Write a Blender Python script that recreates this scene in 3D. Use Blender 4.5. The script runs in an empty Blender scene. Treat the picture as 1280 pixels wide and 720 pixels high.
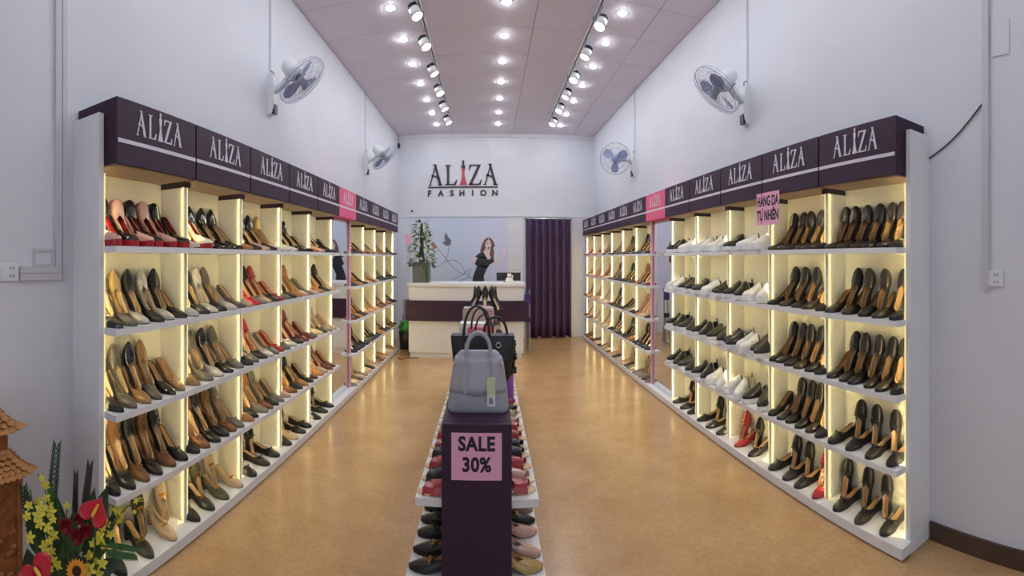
import bpy, bmesh, math, random
from mathutils import Vector, Matrix
random.seed(7)
PI = math.pi
C = bpy.context.scene.collection
SC = bpy.context.scene

# ------------------------------------------------------------------ camera, world, exposure
EYE = 1.563                       # the photograph is a hand-held phone panorama: a central cylindrical projection
FP, PX0, PY0 = 562.0, 610.9, 322.9
cd = bpy.data.cameras.new('camera'); cd.type = 'PANO'; cd.panorama_type = 'CENTRAL_CYLINDRICAL'
cd.central_cylindrical_radius = 1.0
cd.central_cylindrical_range_u_min = -PX0 / FP
cd.central_cylindrical_range_u_max = (1280 - PX0) / FP
cd.central_cylindrical_range_v_min = -(720 - PY0) / FP
cd.central_cylindrical_range_v_max = PY0 / FP
cd.clip_start = 0.01; cd.lens = 18
cam = bpy.data.objects.new('camera', cd); C.objects.link(cam)
cam.location = (0, 0, EYE); cam.rotation_euler = (PI / 2, 0, 0)
SC.camera = cam
w = bpy.data.worlds.new('world'); SC.world = w; w.use_nodes = True
w.node_tree.nodes['Background'].inputs[0].default_value = (0.75, 0.85, 1.0, 1)
w.node_tree.nodes['Background'].inputs[1].default_value = 1.3
SC.view_settings.view_transform = 'Standard'
SC.view_settings.look = 'None'
SC.view_settings.exposure = 0.0
SC.view_settings.gamma = 1.0
SC.view_settings.use_curve_mapping = False
DOWNLIGHT = 148.0                  # radiance of a ceiling downlight
SPOT_W = 16.0                     # watts of a track spot
LED = 130.0                        # radiance of the shelf LED strips

XL, XR, YB, YF, ZC = -1.80, 2.09, 8.80, -2.4, 4.0     # walls, back, front, ceiling

def at(px, py, r):
    """a point at horizontal distance r along the sight line of photo pixel px, py"""
    t = (px - PX0) / FP
    return Vector((r * math.sin(t), r * math.cos(t), EYE + (PY0 - py) / FP * r))
def onback(px, py, Y):
    t = (px - PX0) / FP
    return Vector((Y * math.tan(t), Y, EYE + (PY0 - py) / FP * Y / math.cos(t)))

# ------------------------------------------------------------------ materials
MATS = {}
def srgb(c):
    return tuple((x / 12.92 if x <= 0.04045 else ((x + 0.055) / 1.055) ** 2.4) for x in [v / 255 for v in c]) + (1,)
def mat(name, rgb, rough=0.5, metal=0.0, var=0.0, scale=8.0, bump=0.0, bscale=60.0, spec=0.5, coat=0.0, trans=0.0, glitter=0.0, sheen=0.0):
    if name in MATS: return MATS[name]
    m = bpy.data.materials.new(name); m.use_nodes = True
    nt = m.node_tree; b = nt.nodes['Principled BSDF']; L = nt.links
    col = srgb(rgb)
    b.inputs['Base Color'].default_value = col; b.inputs['Roughness'].default_value = rough
    b.inputs['Metallic'].default_value = metal; b.inputs['Specular IOR Level'].default_value = spec
    b.inputs['Coat Weight'].default_value = coat; b.inputs['Transmission Weight'].default_value = trans
    b.inputs['Sheen Weight'].default_value = sheen
    tc = nt.nodes.new('ShaderNodeTexCoord')
    if var > 0 or glitter > 0:
        if glitter > 0:
            n = nt.nodes.new('ShaderNodeTexVoronoi'); n.inputs['Scale'].default_value = 420
            out = n.outputs['Color']; sep = nt.nodes.new('ShaderNodeSeparateColor'); L.new(out, sep.inputs[0]); out = sep.outputs[0]; v = glitter
        else:
            n = nt.nodes.new('ShaderNodeTexNoise'); n.inputs['Scale'].default_value = scale; n.inputs['Detail'].default_value = 5
            out = n.outputs['Fac']; v = var
        L.new(tc.outputs['Object'], n.inputs['Vector'])
        r = nt.nodes.new('ShaderNodeMapRange'); r.inputs['From Min'].default_value = 0.3 if glitter == 0 else 0; r.inputs['From Max'].default_value = 0.7 if glitter == 0 else 1
        L.new(out, r.inputs['Value'])
        mx = nt.nodes.new('ShaderNodeMix'); mx.data_type = 'RGBA'
        L.new(r.outputs[0], mx.inputs[0])
        mx.inputs[6].default_value = tuple(max(0, c * (1 - v)) for c in col[:3]) + (1,)
        mx.inputs[7].default_value = tuple(min(1, c * (1 + v)) for c in col[:3]) + (1,)
        L.new(mx.outputs[2], b.inputs['Base Color'])
    if bump > 0:
        n2 = nt.nodes.new('ShaderNodeTexNoise'); n2.inputs['Scale'].default_value = bscale; n2.inputs['Detail'].default_value = 3
        L.new(tc.outputs['Object'], n2.inputs['Vector'])
        bp = nt.nodes.new('ShaderNodeBump'); bp.inputs['Strength'].default_value = bump; bp.inputs['Distance'].default_value = 0.01
        L.new(n2.outputs['Fac'], bp.inputs['Height']); L.new(bp.outputs[0], b.inputs['Normal'])
    MATS[name] = m; return m
def emit(name, rgb, strength):
    if name in MATS: return MATS[name]
    m = bpy.data.materials.new(name); m.use_nodes = True; nt = m.node_tree; nt.nodes.clear()
    e = nt.nodes.new('ShaderNodeEmission'); o = nt.nodes.new('ShaderNodeOutputMaterial')
    e.inputs[0].default_value = rgb + (1,); e.inputs[1].default_value = strength
    nt.links.new(e.outputs[0], o.inputs[0]); MATS[name] = m; return m

mat('wall_paint', (224, 226, 234), 0.75, var=0.03, scale=1.3, bump=0.05, bscale=25)
mat('ceiling_board', (224, 218, 228), 0.6, var=0.02, scale=2)
mat('dark_gap', (70, 66, 70), 0.8)
mat('skirting', (78, 62, 54), 0.35, var=0.12, scale=5)
mat('white_lam', (236, 236, 236), 0.32, var=0.012, scale=3)
mat('cream_lam', (240, 236, 218), 0.30, var=0.012, scale=3)
mat('purple', (58, 36, 58), 0.5, spec=0.3, var=0.06, scale=4)
mat('purple_dark', (50, 36, 50), 0.5)
mat('pink_board', (236, 96, 140), 0.45)
mat('edge_pink_light', (246, 186, 200), 0.4)  # pink light on the mirror bay's divider edge, put into the colour
mat('letter_white', (222, 216, 226), 0.5)
mat('letter_dark', (52, 40, 50), 0.4)
mat('gown_red', (190, 70, 90), 0.4)
mat('under_board', (150, 128, 112), 0.5, var=0.05)
mat('conduit', (205, 204, 212), 0.4)
mat('plastic_white', (232, 234, 236), 0.3)
mat('plastic_grey', (150, 152, 160), 0.35)
mat('fan_blade', (150, 165, 205), 0.2, spec=0.6)
mat('fan_wire', (176, 182, 200), 0.3, metal=0.6)
mat('black_plastic', (28, 28, 32), 0.35)
mat('chrome', (200, 200, 205), 0.15, metal=1.0)
mat('gold', (200, 160, 80), 0.25, metal=1.0)
mat('curtain', (76, 52, 86), 0.75, var=0.08, scale=12, bump=0.1, bscale=200)
mat('black_gloss', (22, 21, 24), 0.18, coat=0.5)
mat('mirror', (235, 238, 240), 0.02, metal=1.0)
mat('paper_pink', (240, 176, 204), 0.7, var=0.02)
mat('paper_print', (34, 26, 40), 0.7)
mat('wood_carved', (152, 92, 50), 0.42, var=0.25, scale=22, bump=0.5, bscale=45)
mat('wood_roof', (176, 122, 66), 0.5, var=0.2, scale=30, bump=0.3, bscale=60)
mat('leaf', (52, 92, 40), 0.45, var=0.35, scale=25)
mat('leaf_dark', (30, 58, 34), 0.5, var=0.3, scale=20)
mat('leaf_brown', (70, 62, 54), 0.6, var=0.3, scale=20)
mat('orchid', (222, 208, 70), 0.55, var=0.15, scale=30)
mat('anthurium', (186, 14, 32), 0.3, coat=0.15, var=0.15, scale=30, bump=0.25, bscale=50)
mat('spadix', (230, 190, 70), 0.5)
mat('ginger_red', (130, 16, 34), 0.45, var=0.3, scale=40)
mat('sunflower', (240, 160, 30), 0.55)
mat('seed_brown', (52, 28, 18), 0.8, bump=0.4, bscale=200)
mat('basket', (120, 86, 52), 0.7, var=0.3, scale=60)
mat('rose_white', (236, 232, 222), 0.6)
mat('vase_grey', (92, 92, 96), 0.5)
# floor: polished ochre stone
m = mat('floor_stone', (186, 146, 98), 0.2, spec=0.5)
nt = m.node_tree; b = nt.nodes['Principled BSDF']; tcn = nt.nodes.new('ShaderNodeTexCoord')
n1 = nt.nodes.new('ShaderNodeTexNoise'); n1.inputs['Scale'].default_value = 2.2; n1.inputs['Detail'].default_value = 8; n1.inputs['Roughness'].default_value = 0.7
n2 = nt.nodes.new('ShaderNodeTexNoise'); n2.inputs['Scale'].default_value = 38; n2.inputs['Detail'].default_value = 4
ra = nt.nodes.new('ShaderNodeValToRGB'); ra.color_ramp.elements[0].position = 0.3; ra.color_ramp.elements[1].position = 0.72
ra.color_ramp.elements[0].color = srgb((184, 144, 97)); ra.color_ramp.elements[1].color = srgb((209, 172, 123))
rb = nt.nodes.new('ShaderNodeValToRGB'); rb.color_ramp.elements[0].position = 0.3; rb.color_ramp.elements[1].position = 0.7
rb.color_ramp.elements[0].color = (0.90, 0.89, 0.88, 1); rb.color_ramp.elements[1].color = (1.06, 1.05, 1.04, 1)
mx = nt.nodes.new('ShaderNodeMix'); mx.data_type = 'RGBA'; mx.blend_type = 'MULTIPLY'; mx.inputs[0].default_value = 1
for n in (n1, n2): nt.links.new(tcn.outputs['Object'], n.inputs['Vector'])
nt.links.new(n1.outputs['Fac'], ra.inputs[0]); nt.links.new(n2.outputs['Fac'], rb.inputs[0])
nt.links.new(ra.outputs[0], mx.inputs[6]); nt.links.new(rb.outputs[0], mx.inputs[7]); nt.links.new(mx.outputs[2], b.inputs['Base Color'])
rr = nt.nodes.new('ShaderNodeMapRange'); rr.inputs['To Min'].default_value = 0.13; rr.inputs['To Max'].default_value = 0.28
nt.links.new(n1.outputs['Fac'], rr.inputs['Value']); nt.links.new(rr.outputs[0], b.inputs['Roughness'])
bp = nt.nodes.new('ShaderNodeBump'); bp.inputs['Strength'].default_value = 0.03; bp.inputs['Distance'].default_value = 0.01
nt.links.new(n2.outputs['Fac'], bp.inputs['Height']); nt.links.new(bp.outputs[0], b.inputs['Normal'])
emit('downlight_glow', (0.90, 0.94, 1.0), DOWNLIGHT)
emit('spot_glow', (1.0, 0.98, 0.95), 30.0)
emit('led_warm', (1.0, 0.82, 0.40), LED)
emit('led_soft', (1.0, 0.82, 0.40), LED * 0.2)
emit('led_diffuser', (1.0, 0.84, 0.42), 0.95)

# ------------------------------------------------------------------ mesh helpers
class MB:
    def __init__(s): s.v = []; s.f = []; s.mi = []; s.smooth = []
    def add(s, verts, faces, mi=0, smooth=False):
        o = len(s.v); s.v += [tuple(p) for p in verts]
        for f in faces: s.f.append(tuple(i + o for i in f)); s.mi.append(mi); s.smooth.append(smooth)
        return s
    def box(s, x0, x1, y0, y1, z0, z1, mi=0):
        x0, x1 = min(x0, x1), max(x0, x1); y0, y1 = min(y0, y1), max(y0, y1); z0, z1 = min(z0, z1), max(z0, z1)
        return s.add([(x, y, z) for x in (x0, x1) for y in (y0, y1) for z in (z0, z1)],
                     [(0, 1, 3, 2), (4, 6, 7, 5), (0, 4, 5, 1), (2, 3, 7, 6), (0, 2, 6, 4), (1, 5, 7, 3)], mi)
    def rings(s, rings, cap=True, mi=0, smooth=True, closed=True):
        n = len(rings[0]); v = [p for r in rings for p in r]; f = []
        for i in range(len(rings) - 1):
            for k in range(n if closed else n - 1):
                f.append((i * n + k, i * n + (k + 1) % n, (i + 1) * n + (k + 1) % n, (i + 1) * n + k))
        s.add(v, f, mi, smooth)
        if cap and closed:
            s.add(rings[0], [tuple(range(n))[::-1]], mi); s.add(rings[-1], [tuple(range(n))], mi)
        return s
    def tube(s, pts, r, n=8, mi=0, cap=True, closed=False):
        pts = [Vector(p) for p in pts]; R = []
        N = len(pts); prev = None
        for i, p in enumerate(pts):
            if closed: d = pts[(i + 1) % N] - pts[i - 1]
            else: d = pts[min(i + 1, N - 1)] - pts[max(i - 1, 0)]
            d.normalize()
            if prev is None:
                u = d.orthogonal().normalized()
            else:
                u = (prev - d * prev.dot(d))
                u = u.normalized() if u.length > 1e-6 else d.orthogonal().normalized()
            prev = u; v = d.cross(u); rr = r[i] if isinstance(r, (list, tuple)) else r
            R.append([p + (u * math.cos(a) + v * math.sin(a)) * rr for a in [2 * PI * k / n for k in range(n)]])
        if closed: R.append(R[0]); cap = False
        return s.rings(R, cap, mi)
    def cyl(s, p0, p1, r0, r1=None, n=16, mi=0, cap=True): return s.tube([p0, p1], [r0, r0 if r1 is None else r1], n, mi, cap)
    def lathe(s, prof, n=20, origin=(0, 0, 0), mi=0, cap=False):
        o = Vector(origin)
        return s.rings([[o + Vector((r * math.cos(a), r * math.sin(a), z)) for a in [2 * PI * k / n for k in range(n)]] for r, z in prof], cap, mi)
    def prism(s, poly, fn, t, mi=0):
        """poly: 2-D outline; fn(u, v, d) -> 3-D point, d from 0 to t"""
        n = len(poly); a = [fn(u, v, t) for u, v in poly]; b_ = [fn(u, v, 0) for u, v in poly]
        s.add(a + b_, [tuple(range(n)), tuple(range(2 * n - 1, n - 1, -1))] + [(k, k + n, (k + 1) % n + n, (k + 1) % n) for k in range(n)], mi)
        return s
    def sphere(s, c, r, n=10, m=6, mi=0, sc=(1, 1, 1)):
        c = Vector(c)
        R = [[c + Vector((r * sc[0] * math.sin(t) * math.cos(a), r * sc[1] * math.sin(t) * math.sin(a), r * sc[2] * math.cos(t))) for a in [2 * PI * k / n for k in range(n)]] for t in [PI * (0.02 + 0.96 * j / m) for j in range(m + 1)]]
        return s.rings(R, True, mi)
    def mesh(s, name, mats):
        me = bpy.data.meshes.new(name); me.from_pydata(s.v, [], s.f)
        for x in (mats if isinstance(mats, (list, tuple)) else [mats]): me.materials.append(MATS[x] if isinstance(x, str) else x)
        me.polygons.foreach_set('material_index', s.mi); me.polygons.foreach_set('use_smooth', s.smooth)
        bm = bmesh.new(); bm.from_mesh(me); bmesh.ops.recalc_face_normals(bm, faces=bm.faces); bm.to_mesh(me); bm.free()
        me.update(); return me
    def build(s, name, mats, parent=None): return link(name, s.mesh(name, mats), parent)
def link(name, data, parent=None, loc=None):
    o = bpy.data.objects.new(name, data); C.objects.link(o)
    if parent: o.parent = parent
    if loc is not None: o.location = loc
    return o
def empty(name, loc=(0, 0, 0), rz=0):
    o = bpy.data.objects.new(name, None); C.objects.link(o); o.location = loc; o.rotation_euler = (0, 0, rz); o.empty_display_size = 0.05
    return o
def tag(o, label, cat, group=None):
    o['label'] = label; o['category'] = cat
    if group: o['group'] = group
    return o
def structure(o): o['kind'] = 'structure'; return o
def bevel(o, wd, seg=2):
    md = o.modifiers.new('bevel', 'BEVEL'); md.width = wd; md.segments = seg; md.limit_method = 'ANGLE'; return o
def lerp(a, b, t): return a + (b - a) * t
def table(tb, s):
    for (s0, v0), (s1, v1) in zip(tb, tb[1:]):
        if s <= s1: return lerp(v0, v1, (s - s0) / (s1 - s0) if s1 > s0 else 0)
    return tb[-1][1]
def sstep(a, b, x):
    t = min(1, max(0, (x - a) / (b - a))); return t * t * (3 - 2 * t)
def text_mesh(body, size, fn, extrude, bold=0.0, name='lettering', spacing=1.0, squeeze=1.0):
    """text as an extruded mesh centred on its own middle, mapped by fn(u, v, d)"""
    cu = bpy.data.curves.new('text', 'FONT'); cu.body = body; cu.size = size; cu.offset = bold; cu.extrude = extrude / 2
    cu.align_x = 'CENTER'; cu.space_character = spacing; cu.resolution_u = 3
    o = bpy.data.objects.new('text', cu); C.objects.link(o)
    dg = bpy.context.evaluated_depsgraph_get(); me = bpy.data.meshes.new_from_object(o.evaluated_get(dg))
    bpy.data.objects.remove(o); bpy.data.curves.remove(cu)
    for v in me.vertices: v.co = fn(v.co.x * squeeze, v.co.y, v.co.z + extrude / 2)
    me.name = name; me.materials.clear()
    bm = bmesh.new(); bm.from_mesh(me); bmesh.ops.recalc_face_normals(bm, faces=bm.faces); bm.to_mesh(me); bm.free()
    return me

# ------------------------------------------------------------------ room
structure(MB().box(XL - 0.1, XR + 0.1, YF - 0.1, YB + 0.1, -0.1, 0).build('floor', 'floor_stone'))
structure(MB().box(XL - 0.1, XL, YF - 0.1, YB + 0.1, 0, ZC + 0.1).build('wall_left', 'wall_paint'))
structure(MB().box(XR, XR + 0.1, YF - 0.1, YB + 0.1, 0, ZC + 0.1).build('wall_right', 'wall_paint'))
wb = structure(MB().box(XL, XR, YB, YB + 0.1, 0, ZC + 0.1).build('wall_back', 'wall_paint'))
wf = MB().box(XL, -1.3, YF - 0.1, YF, 0, ZC + 0.1).box(1.6, XR, YF - 0.1, YF, 0, ZC + 0.1).box(-1.3, 1.6, YF - 0.1, YF, 2.7, ZC + 0.1)
structure(wf.build('wall_front', 'wall_paint'))
ce = structure(MB().box(XL, XR, YF, YB, ZC + 0.012, ZC + 0.1).build('ceiling', 'dark_gap'))
cols = [XL + 0.004, -0.70, 0.47, 1.64, XR - 0.004]
y0 = YF + 0.03; rows = []
while y0 < YB - 0.01:
    rows.append((y0, min(y0 + 0.645, YB - 0.004))); y0 += 0.645
pm = {}
for i in range(4):
    for (a, b_) in rows:
        k = (i, round(b_ - a, 3))
        if k not in pm: pm[k] = MB().box(0.0025, cols[i + 1] - cols[i] - 0.0025, 0.0025, b_ - a - 0.0025, 0, 0.011).mesh('ceiling_panel', 'ceiling_board')
        link('ceiling_panel', pm[k], ce, (cols[i], a, ZC))
# panelling of the rear wall, up to the sign beam
for (x0, x1, z0, z1) in [(XL, -1.57, 0, 1.335), (XL, -1.57, 1.343, 2.376), (-1.565, 0.375, 0, 0.9), (0.38, 0.70, 0, 1.335), (0.385, 0.70, 1.343, 2.376), (1.63, XR, 0, 1.335), (1.63, XR, 1.343, 2.376), (0.705, 1.625, 2.36, 2.376)]:
    MB().box(x0 + 0.002, x1 - 0.002, YB - 0.014, YB, z0 + 0.002, z1 - 0.002).build('wall_panel', 'wall_paint', wb)
structure(MB().box(XL, XR, YB - 0.03, YB, 3.93, ZC).build('trim_1', 'wall_paint'))
structure(MB().box(XL, XR, YB - 0.022, YB, 2.378, 2.40).build('trim_2', 'wall_paint'))
structure(MB().box(XR - 0.014, XR, YF, 1.39, 0, 0.10).build('baseboard_right', 'skirting'))
structure(MB().box(XL, XL + 0.014, YF, 1.33, 0, 0.10).build('baseboard_left', 'skirting'))

# ------------------------------------------------------------------ ceiling lights
dl_ring = MB().lathe([(0.042, 0.0), (0.056, -0.004), (0.060, 0.0)], 20, cap=False).mesh('trim_ring', 'plastic_white')
dl_lens = MB().lathe([(0.0005, -0.020), (0.02, -0.018), (0.035, -0.010), (0.042, 0.0)], 20, cap=False).mesh('lens', 'downlight_glow')
ORD = ['first', 'second', 'third', 'fourth', 'fifth', 'sixth', 'seventh', 'eighth', 'ninth', 'tenth', 'eleventh', 'twelfth']
DLY = [8.14 - 0.645 * k for k in range(12)]  # entrance end of the rows is unseen, added to brighten the near walls
for nm, x in (('left', -0.95), ('middle', 0.17), ('right', 1.31)):
    for k, y in enumerate(DLY):
        t = tag(empty('recessed_downlight', (x, y, ZC)), f'round glowing recessed downlight, {ORD[k]} from back wall in {nm} ceiling row', 'downlight', 'recessed ceiling downlights')
        link('trim_ring', dl_ring, t); link('lens', dl_lens, t)
mb = MB()
for k in range(10):
    a = 2 * PI * k / 10
    c, s_ = math.cos(a), math.sin(a)
    mb.add([(c * 0.02 - s_ * 0.005, s_ * 0.02 + c * 0.005, z) for z in (0.075, 0.115)] + [(c * 0.048 - s_ * 0.005, s_ * 0.048 + c * 0.005, z) for z in (0.115, 0.075)] +
           [(c * 0.02 + s_ * 0.005, s_ * 0.02 - c * 0.005, z) for z in (0.075, 0.115)] + [(c * 0.048 + s_ * 0.005, s_ * 0.048 - c * 0.005, z) for z in (0.115, 0.075)],
           [(0, 1, 2, 3), (7, 6, 5, 4), (0, 3, 7, 4), (1, 5, 6, 2), (0, 4, 5, 1), (3, 2, 6, 7)])
mb.cyl((0, 0, 0.07), (0, 0, 0.118), 0.036, n=14)
sp_fin = mb.mesh('heat_sink', 'black_plastic')
sp_head = MB().lathe([(0.0495, -0.015), (0.052, -0.02), (0.052, 0.07), (0.02, 0.075)], 20).mesh('lamp_head', 'plastic_white')
sp_lens = MB().lathe([(0.0005, -0.012), (0.049, -0.012)], 20).mesh('lens', 'spot_glow')
spot_data = {}
def track(x, ys, side, dirx):
    tr = empty('track_rail', (x, 0, ZC))
    tag(tr, f'slim white ceiling track rail carrying spotlights on the {side} half', 'track rail', 'ceiling track rails')
    MB().box(-0.017, 0.017, 2.9, 7.9, -0.022, 0).build('rail', 'plastic_white', tr)
    for s_ in (2.9, 4.4, 5.9, 7.4): MB().box(-0.021, 0.021, s_ - 0.03, s_ + 0.03, -0.026, 0).build('connector', 'plastic_grey', tr)
    MB().box(-0.006, 0.006, 2.93, 7.87, -0.024, -0.018).build('groove', 'black_plastic', tr)
    for k, y in enumerate(ys):
        t = tag(empty('track_spotlight', (x, y, ZC - 0.026)), f'white spotlight with black finned back, {ORD[k]} from entrance on {side} track', 'spotlight', 'track spotlights')
        MB().box(-0.014, 0.014, -0.05, 0.05, -0.016, 0.003).build('adapter', 'plastic_grey', t)
        MB().cyl((0, 0, -0.014), (0, 0, -0.07), 0.008, n=10).build('stem', 'plastic_grey', t)
        tilt = Matrix.Rotation(dirx * -0.42, 4, 'Y') @ Matrix.Rotation(random.uniform(-0.25, 0.1), 4, 'X')
        M = Matrix.Translation((0, 0, -0.17)) @ tilt
        for nm, me in (('lamp_head', sp_head), ('heat_sink', sp_fin), ('lens', sp_lens)):
            o = link(nm, me, t); o.matrix_local = M
        ld = spot_data.get(dirx)
        if not ld:
            ld = bpy.data.lights.new('spot_beam', 'SPOT'); ld.energy = SPOT_W; ld.spot_size = 1.5; ld.spot_blend = 0.8; ld.shadow_soft_size = 0.05; ld.color = (1, 0.97, 0.93); spot_data[dirx] = ld
        lo = link('spot_beam', ld, t); lo.matrix_local = M @ Matrix.Translation((0, 0, -0.03))
track(-0.66, [4.09, 4.70, 5.40, 6.05, 6.70, 7.37], 'left', 1)
track(1.06, [4.20, 4.87, 5.54, 6.14, 6.73, 7.43], 'right', -1)

# ------------------------------------------------------------------ lettering shapes (cap height 1)
def stroke(p, q, w0, w1=None):
    w1 = w0 if w1 is None else w1; return [(p[0] - w0 / 2, p[1]), (p[0] + w0 / 2, p[1]), (q[0] + w1 / 2, q[1]), (q[0] - w1 / 2, q[1])]
def glyph_A(x):
    g = [stroke((x + 0.10, 0), (x + 0.44, 1.0), 0.07, 0.07), stroke((x + 0.70, 0), (x + 0.40, 1.0), 0.17, 0.12)]
    g += [[(x, 0), (x + 0.21, 0), (x + 0.15, 0.045), (x + 0.05, 0.045)], [(x + 0.57, 0), (x + 0.84, 0), (x + 0.79, 0.045), (x + 0.62, 0.045)]]
    g += [[(x + 0.17, 0.45), (x + 0.26, 0.44), (x + 0.30, 0.52), (x + 0.20, 0.52)], [(x + 0.25, 0.44), (x + 0.42, 0.41), (x + 0.42, 0.47), (x + 0.26, 0.515)],
          [(x + 0.40, 0.41), (x + 0.60, 0.28), (x + 0.57, 0.38), (x + 0.42, 0.47)], [(x + 0.30, 1.0), (x + 0.50, 1.0), (x + 0.48, 1.04), (x + 0.28, 1.04)]]
    return g
def glyph_L(x):
    return [[(x + 0.10, 0), (x + 0.24, 0), (x + 0.24, 1), (x + 0.10, 1)], [(x, 0.965), (x + 0.34, 0.965), (x + 0.34, 1.0), (x, 1.0)], [(x, 0), (x + 0.62, 0), (x + 0.63, 0.06), (x, 0.04)],
            [(x + 0.50, 0.05), (x + 0.63, 0.05), (x + 0.70, 0.28), (x + 0.66, 0.28)]]
def glyph_Z(x):
    return [[(x + 0.03, 0.94), (x + 0.68, 0.94), (x + 0.68, 1.0), (x + 0.03, 1.0)], [(x, 0.74), (x + 0.04, 0.74), (x + 0.14, 0.95), (x + 0.03, 0.97)], [(x, 0), (x + 0.17, 0), (x + 0.68, 0.96), (x + 0.51, 0.96)],
            [(x, 0), (x + 0.68, 0), (x + 0.69, 0.06), (x, 0.06)], [(x + 0.58, 0.05), (x + 0.69, 0.05), (x + 0.74, 0.27), (x + 0.70, 0.27)]]
def glyph_gown(x):
    c = x + 0.20
    return [[(c - 0.21, 0), (c + 0.23, 0), (c + 0.14, 0.22), (c + 0.085, 0.42), (c - 0.07, 0.42), (c - 0.13, 0.2)], [(c - 0.07, 0.42), (c + 0.085, 0.42), (c + 0.055, 0.62), (c - 0.06, 0.62)], [(c - 0.06, 0.62), (c + 0.055, 0.62), (c + 0.10, 0.80), (c - 0.10, 0.82)]]
def glyph_bust(x):
    c = x + 0.20
    hd = [(c + 0.005 + 0.07 * math.cos(a), 1.13 + 0.095 * math.sin(a)) for a in [2 * PI * k / 10 for k in range(10)]]
    return [[(c - 0.10, 0.82), (c + 0.10, 0.80), (c + 0.12, 0.93), (c - 0.11, 0.95)], [(c - 0.11, 0.95), (c + 0.12, 0.93), (c + 0.04, 1.02), (c - 0.04, 1.02)], stroke((c, 1.0), (c, 1.08), 0.06), hd]
WORD = glyph_A(0) + glyph_L(0.98) + glyph_Z(2.34) + glyph_A(3.16)
GOWN, BUST = glyph_gown(1.82), glyph_bust(1.82)
WW = 4.0

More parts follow.
